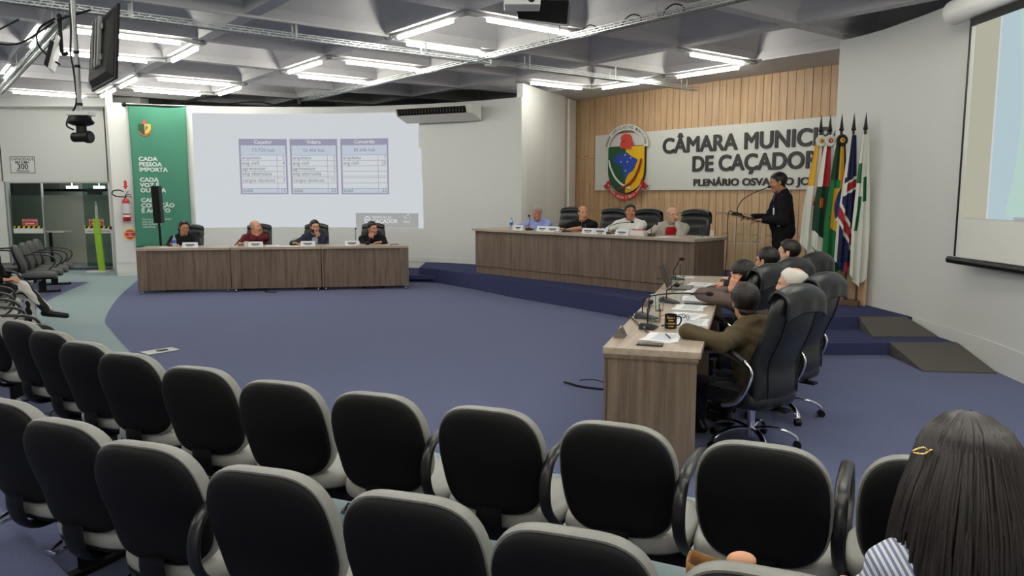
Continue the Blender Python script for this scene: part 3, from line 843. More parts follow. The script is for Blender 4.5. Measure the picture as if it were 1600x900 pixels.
def np_mesh(name, V, F, mats, parent=None, mi=None):
    me = bpy.data.meshes.new(name)
    me.vertices.add(len(V)); me.vertices.foreach_set('co', np.asarray(V, np.float32).ravel())
    me.loops.add(F.size); me.loops.foreach_set('vertex_index', F.astype(np.int32).ravel())
    me.polygons.add(len(F)); me.polygons.foreach_set('loop_start', np.arange(0, F.size, F.shape[1], dtype=np.int32)); me.polygons.foreach_set('loop_total', np.full(len(F), F.shape[1], np.int32))
    for m in (mats if isinstance(mats, (list,tuple)) else [mats]): me.materials.append(m)
    if mi is not None: me.polygons.foreach_set('material_index', np.asarray(mi, np.int32))
    me.polygons.foreach_set('use_smooth', np.ones(len(F), bool)); me.update(); me.validate()
    o = bpy.data.objects.new(name, me); COL.objects.link(o)
    if parent is not None: o.parent = parent
    return o
def relax(V, F, it=2, w=0.5):
    n = len(V); e = np.concatenate([F[:,[i,(i+1)%4]] for i in range(4)]); 
    for _ in range(it):
        a = np.zeros_like(V); c = np.bincount(e[:,0], minlength=n) + np.bincount(e[:,1], minlength=n)
        for k in range(3): a[:,k] = np.bincount(e[:,0], V[e[:,1],k], n) + np.bincount(e[:,1], V[e[:,0],k], n)
        V = V*(1-w) + w*a/np.maximum(c,1)[:,None]
    return V
def vnormals(V, F):
    nf = np.cross(V[F[:,2]]-V[F[:,0]], V[F[:,3]]-V[F[:,1]]); N = np.zeros_like(V)
    for i in range(4):
        for k in range(3): N[:,k] += np.bincount(F[:,i], nf[:,k], len(V))
    return N/np.maximum(np.linalg.norm(N, axis=1, keepdims=True), 1e-12)

def skin(n, c): return mat('skin_'+n, c, 0.5, noise=0.06, nscale=25, spec=0.35)
M_eye = mat('eye_white', (232,228,222), 0.2); M_iris = mat('eye_iris', (48,34,26), 0.2)
M_shoe = mat('black_shoe_leather', (20,20,22), 0.35)
A3 = lambda *v: np.array(v, float)
def rotm(yaw=0, pitch=0, roll=0):
    """yaw right, pitch forward/down, roll to the right, degrees; acts on (x right, y forward, z up)"""
    y, p, r = D(-yaw), D(-pitch), D(roll)
    Rz = np.array([[math.cos(y),-math.sin(y),0],[math.sin(y),math.cos(y),0],[0,0,1]])
    Rx = np.array([[1,0,0],[0,math.cos(p),-math.sin(p)],[0,math.sin(p),math.cos(p)]])
    Ry = np.array([[math.cos(r),0,math.sin(r)],[0,1,0],[-math.sin(r),0,math.cos(r)]])
    return Rz @ Rx @ Ry
def unit(v): v = np.array(v, float); return v/max(np.linalg.norm(v), 1e-9)
def ik(S, W, l1, l2, hint):
    d = W-S; L = np.linalg.norm(d); mx = (l1+l2)*0.995
    if L > mx: W = S + d/L*mx; L = mx; d = W-S
    u = d/L; a = (l1*l1-l2*l2+L*L)/(2*L); hgt = math.sqrt(max(0, l1*l1-a*a))
    hv = np.array(hint, float); hv = hv - u*(hv@u); hv = unit(hv)
    return S+u*a+hv*hgt, W
HAIRLINE_Y = [-0.14,-0.08,-0.05,-0.025,0.0,0.02,0.045,0.07,0.12]
HAIRLINE_Z = {'full':[-0.085,-0.085,-0.075,-0.04,-0.03,0.0,0.052,0.072,0.080],
              'receding':[-0.085,-0.085,-0.075,-0.04,-0.03,0.0,0.06,0.088,0.12],
              'short':[-0.07,-0.07,-0.06,-0.035,-0.02,0.01,0.05,0.064,0.07]}
def figure(label, loc, face, hgt=0.95, hipz=0.52, lean=6, side=0, twist=0, head=(0,0,0), neckf=0.02, sit=True, rh=None, lh=None, rel=None, lel=None,
           skin_m=None, hair=None, hair_m=None, hair_t=0.012, beard=None, specs=None, top='shirt', top_m=None, under_m=None, collar=True, sleeve=0.96,
           legs_m=None, h=0.0075, bulk=1.0, legs=None, shoe_m=None, group=None, vcut=0.0, z=0.0, curl=(0.45,0.45), belly=1.0, name='person'):
    s = hgt
    loc = Vector((loc[0], loc[1], z)); th = D(-face)
    Mw = Matrix.Translation(loc) @ Matrix.Rotation(th, 4, 'Z'); Mi = Mw.inverted()
    def toL(p): q = Mi @ Vector(p); return A3(*q)
    R = rotm(twist, lean, side); hip = A3(0, 0, hipz)
    if not sit: hip = A3(0, 0, 0.90*s)
    TL = (0.44 if sit else 0.47)*s
    NB = hip + R @ A3(0, 0, TL); 
    HR = rotm(*head); hc = NB + R @ A3(0, neckf, 0.06*s) + HR @ A3(0, 0.012, 0.105*s)
    hs = 1.0*s/0.95
    P = lambda x, y, z_: hc + HR @ (A3(x, y, z_)*hs)
    Sh = {sx: NB + R @ A3(sx*0.172*s*bulk, 0.0, -0.05*s) for sx in (1,-1)}
    l1, l2 = 0.285*s, 0.25*s
    arms = {}
    for sx, tgt, el in ((1, rh, rel), (-1, lh, lel)):
        if tgt is None:
            tgt = {'p': None}
        W = toL(tgt['p']) if tgt.get('p') is not None else (Sh[sx] + A3(sx*0.03, 0.24 if sit else 0.03, -0.30 if sit else -0.52))
        if tgt.get('l') is not None: W = hc + HR @ (A3(*tgt['l'])*hs)
        hint = el if el is not None else (sx*0.6, -0.5, -0.6)
        E, W = ik(Sh[sx], W, l1, l2, hint)
        d = unit(tgt['d']) if 'd' in tgt else unit(W-E)
        if 'dw' in tgt: d = unit(np.array((Mi.to_3x3() @ Vector(tgt['dw']))))
        if 'dl' in tgt: d = unit(HR @ np.array(tgt['dl'], float))
        n = unit(tgt['n']) if 'n' in tgt else A3(0,0,-1)
        if 'nl' in tgt: n = unit(HR @ np.array(tgt['nl'], float))
        n = unit(n - d*(n@d)); arms[sx] = (Sh[sx], E, W, d, n)
    # legs
    lg = {}
    for sx in (1,-1):
        Hp = hip + A3(sx*0.085*s, 0.02, -0.02)
        if legs and legs.get(sx): K, An, toe = [np.array(q, float) for q in legs[sx]]
        elif sit: K = Hp + A3(sx*0.06, 0.42*s, -0.02); An = A3(K[0], K[1]-0.02, 0.08); toe = An + A3(sx*0.03, 0.16, -0.045)
        else: K = Hp + A3(sx*0.015, 0.01, -0.41*s); An = A3(Hp[0]+sx*0.02, -0.02, 0.075); toe = An + A3(sx*0.04, 0.17, -0.045)
        lg[sx] = (Hp, K, An, toe)
    pts = [hip, NB, hc] + [q for a in arms.values() for q in a[:3]] + [q for q in lg[1]] + [q for q in lg[-1]]
    lo = np.min(pts, 0) - 0.20; hi = np.max(pts, 0) + 0.20; lo[2] = max(lo[2], -0.02)
    def torso(g, off, hips=True):
        T = lambda x, y, z_: hip + R @ (A3(x, y, z_)*s)
        if hips: g.ell(T(0,-0.01,0.02 if sit else 0.0), np.array((0.165*bulk,0.125,0.09 if sit else 0.125))*s, R, 0.04, off=off)
        g.ell(T(0,0.012*belly,0.15), np.array((0.150*bulk,0.118*belly,0.16))*s, R, 0.05, off=off)
        g.ell(T(0,0.0,0.29 if sit else 0.31), np.array((0.168*bulk,0.112,0.17))*s, R, 0.05, off=off)
        for sx in (1,-1):
            g.cone(T(sx*0.05,-0.01,0.38 if sit else 0.41), Sh[sx], 0.062*s, 0.056*s, 0.03, off=off)
            g.cone(NB + R @ A3(sx*0.02,-0.015,0.035*s), Sh[sx] + R @ A3(0,-0.01,0.01), 0.042*s, 0.046*s, 0.035, off=off)
    def arm(g, sx, off, upto=1.0, kk=0.03):
        S_, E, W, d, n = arms[sx]
        g.cone(S_, E, 0.052*s*(0.6+0.4*bulk), 0.041*s, kk, off=off)
        if upto > 0.5: e2 = E + (W-E)*min(1.0, (upto-0.5)*2); g.cone(E, e2, 0.040*s, (0.040-0.013*min(1,(upto-0.5)*2))*s, 0.015, off=off)
    def leg(g, sx, off, boot=True):
        Hp, K, An, toe = lg[sx]
        g.cone(Hp, K, 0.088*s, 0.058*s, 0.03, off=off); g.cone(K, An, 0.056*s, 0.038*s, 0.02, off=off)
    # ---- the body itself
    g = SDF(lo, hi, h)
    torso(g, -0.004)
    for sx in (1,-1): arm(g, sx, 0.0); leg(g, sx, -0.004)
    g.cone(NB + R @ A3(0,-0.012,-0.03), hc + HR @ (A3(0,-0.02,-0.06)*hs), 0.058*s, 0.054*s, 0.03)
    E3 = lambda c, r, k=0.015, **kw: g.ell(P(*c), np.array(r)*hs, HR, k, **kw)
    C3 = lambda a, b, r1, r2, k=0.012, **kw: g.cone(P(*a), P(*b), r1*hs, r2*hs, k, **kw)
    E3((0,-0.012,0.034),(0.074,0.094,0.083)); E3((0,0.028,-0.025),(0.062,0.066,0.085),0.02); E3((0,0.032,-0.072),(0.050,0.052,0.042),0.02)
    C3((-0.02,0.066,-0.094),(0.02,0.066,-0.094),0.018,0.018,0.02)
    C3((0,0.086,0.018),(0,0.106,-0.024),0.008,0.013,0.012); E3((0.011,0.098,-0.030),(0.010,0.010,0.008),0.008); E3((-0.011,0.098,-0.030),(0.010,0.010,0.008),0.008)
    C3((-0.036,0.078,0.032),(0.036,0.078,0.032),0.012,0.012,0.015)
    for sx in (1,-1):
        E3((sx*0.040,0.062,-0.022),(0.024,0.024,0.022),0.02); E3((sx*0.074,-0.004,-0.005),(0.009,0.019,0.031),0.006)
        E3((sx*0.031,0.096,0.008),(0.017,0.014,0.011),0.010, sub=True)
    C3((-0.017,0.088,-0.055),(0.017,0.088,-0.055),0.006,0.006,0.006); C3((-0.014,0.087,-0.066),(0.014,0.087,-0.066),0.0065,0.0065,0.006)
    for sx in (1,-1):
        S_, E, W, d, n = arms[sx]; sd = np.cross(d, n)*sx    # sd: towards the thumb side
        if np.isnan(sd).any(): continue
        cu = curl[0] if sx == 1 else curl[1]
        for t_ in (-0.026,-0.009,0.009,0.026): g.cone(W+d*0.012*s+sd*t_*0.55, W+d*0.082*s+sd*t_, 0.0155*s, 0.0125*s, 0.012)
        for q, ln in enumerate((0.062,0.074,0.080,0.072)):
            off_ = (-0.032+0.0213*q); b0 = W+d*0.086*s+sd*off_*s; ang = cu*(1.15-0.1*q); dd = d.copy(); r_ = 0.0092*s if q else 0.0080*s
            for j, fr in enumerate((0.45,0.30,0.25)):
                a_ = ang*(0.7+0.45*j); dd = unit(dd*math.cos(a_) + n*math.sin(a_)) if j or True else dd
                b1 = b0 + dd*ln*fr*s*1.05; g.cone(b0, b1, r_, r_*0.92, 0.004); b0 = b1; r_ *= 0.93
        b0 = W+d*0.022*s+sd*0.026*s; dd = unit(d*0.55+sd*0.75+n*0.35); b1 = b0+dd*0.045*s; g.cone(b0, b1, 0.0145*s, 0.011*s, 0.012)
        dd = unit(d*0.85+sd*0.25+n*0.45); b2 = b1+dd*0.032*s; g.cone(b1, b2, 0.0108*s, 0.009*s, 0.004)
    for sx in (1,-1): Hp, K, An, toe = lg[sx]; g.cone(An+A3(0,-0.03,-0.03), toe, 0.036*s, 0.028*s, 0.02)
    V, F = g.mesh(); V = relax(V, F, 1, 0.4); N = vnormals(V, F)
    L = (V-hc) @ HR / hs                                # head coordinates of every vertex
    fc = L[F].mean(1)
    lips = (np.abs(fc[:,0]) < 0.023) & (np.abs(fc[:,2]+0.0605) < 0.0105) & (fc[:,1] > 0.083)
    lipm = mat('lips_'+skin_m.name, tuple(int(255*min(1,c)) for c in (0.62,0.40,0.36)), 0.45)
    body = np_mesh(name, V, F, [skin_m, lipm], mi=lips.astype(int)); body.matrix_world = Mw
    tag(body, label, 'person', group)
    # ---- hair grown from the scalp
    def shell(nm, mask_v, thick, m, rough=0.0):
        fm = mask_v[F].all(1)
        if fm.sum() < 4: return
        FF = F[fm]; used = np.unique(FF); mp = np.full(len(V), -1); mp[used] = np.arange(len(used)); FF = mp[FF]; n_ = len(used)
        q = L[used]; ns = np.sin(q[:,0]*230+q[:,2]*90)*np.sin(q[:,1]*170+q[:,2]*130)*rough + np.sin(q[:,0]*520+q[:,1]*410)*rough*0.5
        wt = mask_v.astype(float); ee = np.concatenate([F[:,[i,(i+1)%4]] for i in range(4)]); nV = len(V); cc = np.maximum(np.bincount(ee[:,0], minlength=nV)+np.bincount(ee[:,1], minlength=nV), 1)
        for _ in range(max(2, int(0.010/h)) + 1): wt = 0.3*wt + 0.7*(np.bincount(ee[:,0], wt[ee[:,1]], nV)+np.bincount(ee[:,1], wt[ee[:,0]], nV))/cc
        t = thick[used]*(1+ns)*np.clip((wt[used]-0.45)*1.9, 0.02, 1) + 0.0012
        Vo = relax(V[used]+N[used]*t[:,None], FF, 2, 0.35); Vi = V[used]-N[used]*0.003
        e = np.concatenate([FF[:,[i,(i+1)%4]] for i in range(4)]); key = e[:,0]*n_+e[:,1]; rev = e[:,1]*n_+e[:,0]
        be = e[~np.isin(key, rev)]
        rim = np.stack([be[:,1], be[:,0], be[:,0]+n_, be[:,1]+n_], 1)
        return np_mesh(nm, np.concatenate([Vo,Vi]), np.concatenate([FF, FF[:,::-1]+n_, rim]), m, body)
    near = (np.linalg.norm(L*np.array((1,0.85,0.9)), axis=1) < 0.125)
    for sx in (1,-1):
        S_, E, W, d, n = arms[sx]
        for a_, b_, r_ in ((W-d*0.02, W+d*0.19, 0.052), (W+d*0.08, W+d*0.10+n*0.08, 0.05), (E, W, 0.045)):
            ab = b_-a_; tq = np.clip(((V-a_)@ab)/(ab@ab), 0, 1); dq = np.linalg.norm(V-a_-tq[:,None]*ab, axis=1); near &= ~((dq < r_) & (np.linalg.norm(L*np.array((1,0.95,0.95)), axis=1) > 0.088) & (np.abs((V-hc)@unit(W+d*0.08-hc)) > 0.07))
    if hair:
        kind = hair if hair in HAIRLINE_Z else 'full'
        zl = np.interp(L[:,1], HAIRLINE_Y, HAIRLINE_Z[kind]); ear = (np.abs(L[:,0]) > 0.0745) & (L[:,2] < 0.022) & (L[:,2] > -0.045) & (np.abs(L[:,1]+0.004) < 0.03)
        mk = near & (L[:,2] > zl) & ~ear
        if hair == 'fringe': mk = near & (L[:,2] > zl) & ~ear & ((L[:,2] < 0.055 + 0.25*np.maximum(0, -L[:,1]-0.05)) & (L[:,1] < 0.035))
        if hair == 'crown': mk = mk & (np.linalg.norm(L-np.array((0.035,-0.055,0.105)), axis=1) > 0.062)
        if hair == 'fringe' or hair == 'short': tt = hair_t*np.ones(len(V))
        else: tt = hair_t*(0.65+np.clip(L[:,2]*6+0.2, 0, 0.9))
        tt = tt*np.clip((L[:,2]-zl)/0.02, 0.25, 1)
        shell('hair', mk, tt, hair_m, 0.05)
    if beard:
        mk = near & (L[:,2] < -0.028) & (L[:,1] > 0.0) & (L[:,2] > -0.115) & ~lips_v(L) & ((L[:,2] < -0.045) | (np.abs(L[:,0]) > 0.035))
        shell('beard', mk, np.full(len(V), 0.004), beard, 0.25)
    for sx in (1,-1):
        b = MB(); c = Vector(P(sx*0.031,0.0695,0.008)); b.ell(c, (0.0115*hs,)*3, 12, 8); b.slot = 1
        b.ell(Vector(P(sx*0.031,0.0785,0.008)), (0.0062*hs,0.004*hs,0.0062*hs), 10, 6, Matrix(HR.tolist())); b.build('eye', [M_eye, M_iris], body, smooth=60)
        b = MB(); b.tube([Vector(P(sx*x_,y_,z_)) for x_, y_, z_ in ((0.014,0.0895,0.029),(0.03,0.0885,0.034),(0.046,0.076,0.030))], [0.003,0.0036,0.002], 6)
        b.build('eyebrow', hair_m if hair_m else M_black, body, smooth=60)
    if specs:
        b = MB()
        for sx in (1,-1):
            cpt = lambda a: Vector(P(sx*0.033+0.023*math.cos(a), 0.103-0.10*abs(0.033+sx*0*0)-0.0, 0.006+0.018*math.sin(a)))
            b.tube([cpt(2*PI*i/16) for i in range(16)], 0.0018, 6, closed=True)
            b.tube([Vector(P(sx*0.056,0.099,0.010)), Vector(P(sx*0.074,0.05,0.012)), Vector(P(sx*0.078,-0.005,0.008))], 0.0016, 6)
        b.tube([Vector(P(-0.010,0.103,0.010)), Vector(P(0.010,0.103,0.010))], 0.0018, 6)
        b.build('eyeglasses', specs, body, smooth=60)
    # ---- clothes
    off = {'shirt':0.010,'tshirt':0.009,'jacket':0.020}[top]
    def collar_ring(g, r, o, zc, tube_r, vee=False):
        for i in range(16):
            if vee and math.cos(2*PI*(i+0.5)/16) > 0.35: continue
            a0, a1 = 2*PI*i/16, 2*PI*(i+1)/16
            q = lambda a: NB + R @ A3(r*math.sin(a), r*0.95*math.cos(a)-0.006, zc+0.012*(-math.cos(a)))
            g.cone(q(a0), q(a1), tube_r, tube_r, 0.006)
    def carve_neck(g): g.cone(NB + R @ A3(0,-0.004,0.0), hc + HR @ (A3(0,-0.01,-0.02)*hs), 0.058*s+0.006, 0.075*s, 0.004, sub=True)
    def garment(nm, off, up, m, v=0.0, hips=True, neck=0.0, cz=0.0):
        g = SDF(lo, hi, h); torso(g, off, hips)
        for sx in (1,-1): arm(g, sx, off, up)
        if collar: collar_ring(g, 0.066*s+off*0.5, off, 0.03*s+cz, 0.012, bool(v))
        carve_neck(g)
        if v:
            for i in range(28):
                t = i/27; c = hip + R @ (A3(0, 0.17, (0.41 if sit else 0.44)-0.30*t)*s); w_ = (0.060*(1-t)+0.010)*v*s
                g.cone(c - R @ A3(w_*0.6,0,0), c + R @ A3(w_*0.6,0,0), 0.075, 0.075, 0.0, sub=True) if False else g.ell(c, (w_, 0.10, 0.034*s), R, 0.004, sub=True)
        v_, f_ = g.mesh(); v_ = relax(v_, f_, 1, 0.4)
        # soft cloth folds
        ln = v_ @ np.array((0.6,0.3,0.9)); nn = vnormals(v_, f_)
        fold = 0.0022*np.sin(ln*55+np.sin(v_[:,0]*31)*1.7) + 0.0016*np.sin(v_[:,2]*83+v_[:,0]*47+v_[:,1]*29)
        return np_mesh(nm, v_+nn*fold[:,None], f_, m, body)
    if top == 'jacket':
        garment('shirt', 0.009, 0.90, under_m, cz=0.006)
        j = garment('jacket', 0.022, sleeve, top_m, v=vcut or 1.0, cz=0.0)
        for sx in (1,-1):     # lapels
            b = MB(); w1 = 0.062*(vcut or 1.0)
            T = lambda x, y, z_: Vector(hip + R @ (A3(x, y, z_)*s))
            vv = vcut or 1.0; pts = [T(sx*0.062*vv,0.09,0.475), T(sx*(0.062*vv+0.035),0.118,0.41), T(sx*(0.050*vv+0.045),0.142,0.36), T(sx*(0.02*vv+0.012),0.152*max(1,belly),0.16), T(sx*0.048*vv,0.142,0.34)]
            b.add(pts, [(0,1,2,3,4)]); lp = b.build('lapel', top_m, j); q = lp.modifiers.new('solid','SOLIDIFY'); q.thickness = 0.008
    else:
        garment('shirt' if top == 'shirt' else 'tshirt', off, sleeve, top_m, v=vcut)
    g = SDF(lo, hi, h); g.ell(hip + R @ A3(0,-0.01,0.0), np.array((0.165*bulk,0.125,0.085 if sit else 0.11))*s, R, 0.03, off=0.008)
    for sx in (1,-1): leg(g, sx, 0.012)
    v_, f_ = g.mesh(); nn = vnormals(v_, f_); fold = 0.003*np.sin(v_[:,2]*70+v_[:,1]*35+v_[:,0]*20)
    np_mesh('trousers', v_+nn*fold[:,None], f_, legs_m, body)
    for sx in (1,-1):
        Hp, K, An, toe = lg[sx]; d = unit(toe-An); b = MB()
        g = SDF(np.minimum(An,toe)-0.12, np.maximum(An,toe)+0.12, 0.006)
        g.cone(An+A3(0,-0.035,-0.035), toe+A3(0,0.02,0), 0.040, 0.033, 0.02); g.cone(An+A3(0,-0.01,0.0), An+A3(0,0.03,-0.03), 0.044, 0.036, 0.02)
        v_, f_ = g.mesh(); v_[:,2] = np.maximum(v_[:,2], min(An[2],toe[2])-0.062 if not legs else -9); np_mesh('shoe', v_, f_, shoe_m or M_shoe, body)
    body['hc'] = 0; del body['hc']
    return body, Mw, hc, HR, hs, arms
def lips_v(L): return (np.abs(L[:,0]) < 0.026) & (np.abs(L[:,2]+0.0605) < 0.013) & (L[:,1] > 0.08)
# ------------------------------------------------------------------ the people
SK1 = skin('light', (206,150,122)); SK2 = skin('ruddy', (196,136,112)); SK3 = skin('tan', (180,128,98)); SK4 = skin('pale', (220,172,148))
HB = mat('black_hair', (14,12,12), 0.42, noise=0.5, nscale=70, bump=0.8, bscale=120, stretch=(1,1,0.2)); HD = mat('dark_brown_hair', (26,19,16), 0.42, noise=0.5, nscale=70, bump=0.8, bscale=120, stretch=(1,1,0.2))
HG = mat('grey_hair', (168,160,152), 0.6, bump=0.7, bscale=90); HW = mat('white_hair', (222,216,206), 0.6, bump=0.6, bscale=90)
def cloth(n, c, r=0.85): return mat(n, c, r, noise=0.06, nscale=90, bump=0.25, bscale=500, spec=0.2)
C_black = cloth('black_cloth', (22,22,26)); C_navy = cloth('navy_cloth', (40,44,60)); C_maroon = cloth('maroon_knit', (92,34,44)); C_blue = cloth('blue_shirt_cloth', (150,166,222))
C_white = cloth('white_shirt_cloth', (232,232,232)); C_red = cloth('red_cotton', (172,28,34)); C_pale = cloth('pale_grey_linen', (180,178,168)); C_olive = cloth('olive_wool', (84,74,54))
C_taupe = cloth('taupe_wool', (100,86,82)); C_char = cloth('charcoal_cloth', (44,44,48)); C_grey = cloth('grey_shirt_cloth', (150,156,172)); C_jean = cloth('dark_trouser_cloth', (34,36,46))
F_dark = mat('dark_spectacle_frame', (30,24,24), 0.3); F_red = mat('red_spectacle_frame', (110,34,38), 0.3)
GRP = None
WD = lambda v: v
# behind the desks under the slide
def pl(s, t, z=0.79): return onl(s, t, z)
figure('man in black with arms resting at the desk before the green banner', (-5.76,13.46), 172, head=(-30,6,-6), lean=4, hipz=0.478, skin_m=SK3, hair='full', hair_m=HB,
       top='shirt', top_m=C_black, rh={'p':pl(0.42,0.50),'dw':(1,-.2,0)}, lh={'p':pl(0.74,0.46),'dw':(-1,0,0)}, legs_m=C_jean, specs=F_dark, bulk=1.12, belly=1.15)
figure('man in maroon sweater holding his hand to his ear', (-4.58,13.66), 165, head=(-50,4,4), lean=5, hipz=0.488, skin_m=SK1, hair='fringe', hair_m=HG, hair_t=0.005,
       top='shirt', top_m=C_maroon, rh={'p':pl(1.55,0.46),'dw':(.8,-.2,0)}, lh={'l':(-0.082,0.045,-0.10),'dl':(0.1,0.05,1),'nl':(1,0,0)}, lel=(-0.2,0.6,-1.5), sleeve=0.62, legs_m=C_jean, bulk=1.05, belly=1.1)
figure('bearded man with glasses and navy blazer, hand on chin', (-3.56,13.82), 168, head=(-20,4,0), lean=5, hipz=0.478, skin_m=SK1, hair='full', hair_m=HB, beard=HB, specs=F_dark,
       top='jacket', top_m=C_navy, under_m=C_grey, rh={'p':pl(2.42,0.46),'dw':(.9,-.1,0)}, lh={'l':(-0.035,0.055,-0.185),'dl':(0.15,0.35,0.9),'nl':(0.2,-1,0)}, lel=(-0.4,0.4,-1.2), curl=(0.4,0.9), legs_m=C_jean)
figure('man in black jacket leaning his cheek on his hand by the stage step', (-2.54,13.92), 170, head=(-35,8,8), lean=8, hipz=0.458, skin_m=SK2, hair='full', hair_m=HD,
       top='shirt', top_m=C_black, rh={'l':(0.06,0.05,-0.17),'dl':(-0.1,0.15,1),'nl':(-0.6,-0.6,0)}, rel=(0.5,0.5,-0.6), lh={'p':pl(3.95,0.42),'dw':(-.9,-.2,0)}, legs_m=C_jean, curl=(0.7,0.4), bulk=1.08)
# at the presiding table
def pp(s, t, z=PH+0.035): return onp(s, t, z)
figure('grey-haired man in light blue shirt looking down at the presiding table', (0.50,13.42), 203, z=0.26, head=(12,16,0), lean=12, hipz=0.498, skin_m=SK2, hair='full', hair_m=HG, hair_t=0.009,
       top='shirt', top_m=C_blue, rh={'p':pp(0.62,0.42),'dw':(.8,-.4,0)}, lh={'p':pp(0.92,0.46),'dw':(-.9,.0,0)}, rel=(1,-.2,-.3), lel=(-1,-.2,-.3), sleeve=0.95, legs_m=C_jean, belly=1.2, bulk=1.05)
figure('bald man in black T-shirt with folded hands at the presiding table', (1.20,12.74), 200, z=0.26, head=(-32,4,0), lean=12, hipz=0.508, skin_m=SK1, hair='fringe', hair_m=HD, hair_t=0.006,
       top='tshirt', top_m=C_black, collar=True, rh={'p':pp(1.62,0.40),'dw':(.8,-.3,0)}, lh={'p':pp(1.90,0.36),'dw':(-.8,-.1,0)}, rel=(1,.1,-.3), lel=(-1,-.1,-.3), sleeve=0.42, legs_m=C_jean, bulk=1.1, belly=1.15)
figure('dark-haired man in white shirt at the middle of the presiding table', (1.86,12.06), 196, z=0.26, head=(-18,-4,0), lean=5, hipz=0.528, skin_m=SK3, hair='full', hair_m=HB,
       top='shirt', top_m=C_white, rh={'p':pp(2.45,0.50),'dw':(.7,-.5,0)}, lh={'p':pp(2.88,0.44),'dw':(-.7,-.2,0)}, rel=(1,-.2,-.5), lel=(-1,-.2,-.5), legs_m=C_jean, bulk=1.18, belly=1.2)
figure('grey-bearded man in pale jacket and red T-shirt, hand at his nose', (2.40,11.52), 196, z=0.26, head=(-34,2,0), lean=6, hipz=0.498, skin_m=SK4, hair='fringe', hair_m=HG, hair_t=0.007, beard=HG, specs=F_red,
       top='jacket', top_m=C_pale, under_m=C_red, vcut=2.0, collar=True, rh={'p':pp(3.30,0.40),'dw':(.7,-.5,0)}, lh={'l':(-0.03,0.13,-0.10),'dl':(0.2,-0.1,1),'nl':(0.6,-0.8,0)}, lel=(-0.4,0.4,-1.3), legs_m=C_jean, bulk=1.12, belly=1.2, curl=(0.4,1.0))
# the speaker standing at the lectern
SPK = (3.55,10.05)
figure('man in black suit standing and speaking at the clear lectern', SPK, -82, z=0.26, sit=False, hgt=1.0, head=(0,12,0), lean=3, skin_m=SK3, hair='full', hair_m=HB, beard=None,
       top='jacket', top_m=C_black, under_m=C_char, h=0.0065, rh={'p':(3.18,10.16,1.335),'dw':(-1,.1,0)}, lh={'p':(3.24,9.90,1.315),'dw':(-1,.15,-.1)}, rel=(0.3,-0.8,-0.5), lel=(-0.3,-0.8,-0.5), legs_m=C_black, bulk=1.12, belly=1.22)
# the five at the desk row beside the stage
figure('dark-haired man in olive jacket leaning on the nearest desk', (1.645,4.93), -34, head=(40,6,0), lean=11, side=-6, hipz=0.375, skin_m=SK3, hair='full', hair_m=HD, hair_t=0.017,
       top='jacket', top_m=C_olive, under_m=C_char, h=0.0055, lh={'p':(1.07,4.70,0.81),'dw':(0.85,0.55,0.12)}, lel=(-0.95,-0.35,0.08), rh={'p':(1.45,5.25,0.62),'dw':(-.4,1,-.1)}, legs_m=C_jean, curl=(0.5,0.5))
figure('man in taupe sweater with elbow on desk, hand behind his head', (1.96,6.02), -30, head=(-6,8,0), lean=16, hipz=0.438, skin_m=SK1, hair='full', hair_m=HB, hair_t=0.015,
       top='shirt', top_m=C_taupe, h=0.006, lh={'l':(-0.118,0.03,-0.10),'dl':(0.10,-0.40,0.9),'nl':(1,0.1,0)}, lel=(-1,0.0,-0.85), rh={'l':(0.10,0.10,-0.10),'dl':(-0.4,0.1,0.9),'nl':(-0.7,-0.5,0)}, rel=(0.5,0.6,-0.8), sleeve=0.9, legs_m=C_jean)
figure('black-haired man in dark suit at the desks, seen from behind', (2.33,6.76), -28, head=(-8,2,0), lean=6, hipz=0.478, skin_m=SK1, hair='full', hair_m=HB, hair_t=0.012,
       top='jacket', top_m=C_char, under_m=C_white, h=0.006, lh={'p':onr(2.60,0.46,0.795),'dw':(-.2,1,0)}, rh={'p':onr(2.95,0.40,0.795),'dw':(-.7,.7,0)}, legs_m=C_jean)
figure('man with glasses in profile at the far end of desks', (2.74,7.38), -44, head=(-18,2,0), lean=4, hipz=0.508, skin_m=SK4, hair='full', hair_m=HD, hair_t=0.012, specs=F_dark,
       top='shirt', top_m=C_char, h=0.006, lh={'p':onr(3.42,0.44,0.795),'dw':(-.3,1,0)}, rh={'p':onr(3.70,0.40,0.795),'dw':(-.8,.5,0)}, legs_m=C_jean)
figure('balding white-haired man sunk into his leather armchair', (2.02,5.48), -48, head=(-14,6,-10), lean=-6, hipz=0.438, skin_m=SK4, hair='crown', hair_m=HW, hair_t=0.006,
       top='shirt', top_m=C_char, h=0.006, lh={'p':(1.62,5.62,0.60),'dw':(-.6,.6,0)}, rh={'p':(1.80,5.80,0.60),'dw':(-.6,.6,0)}, legs_m=C_jean)
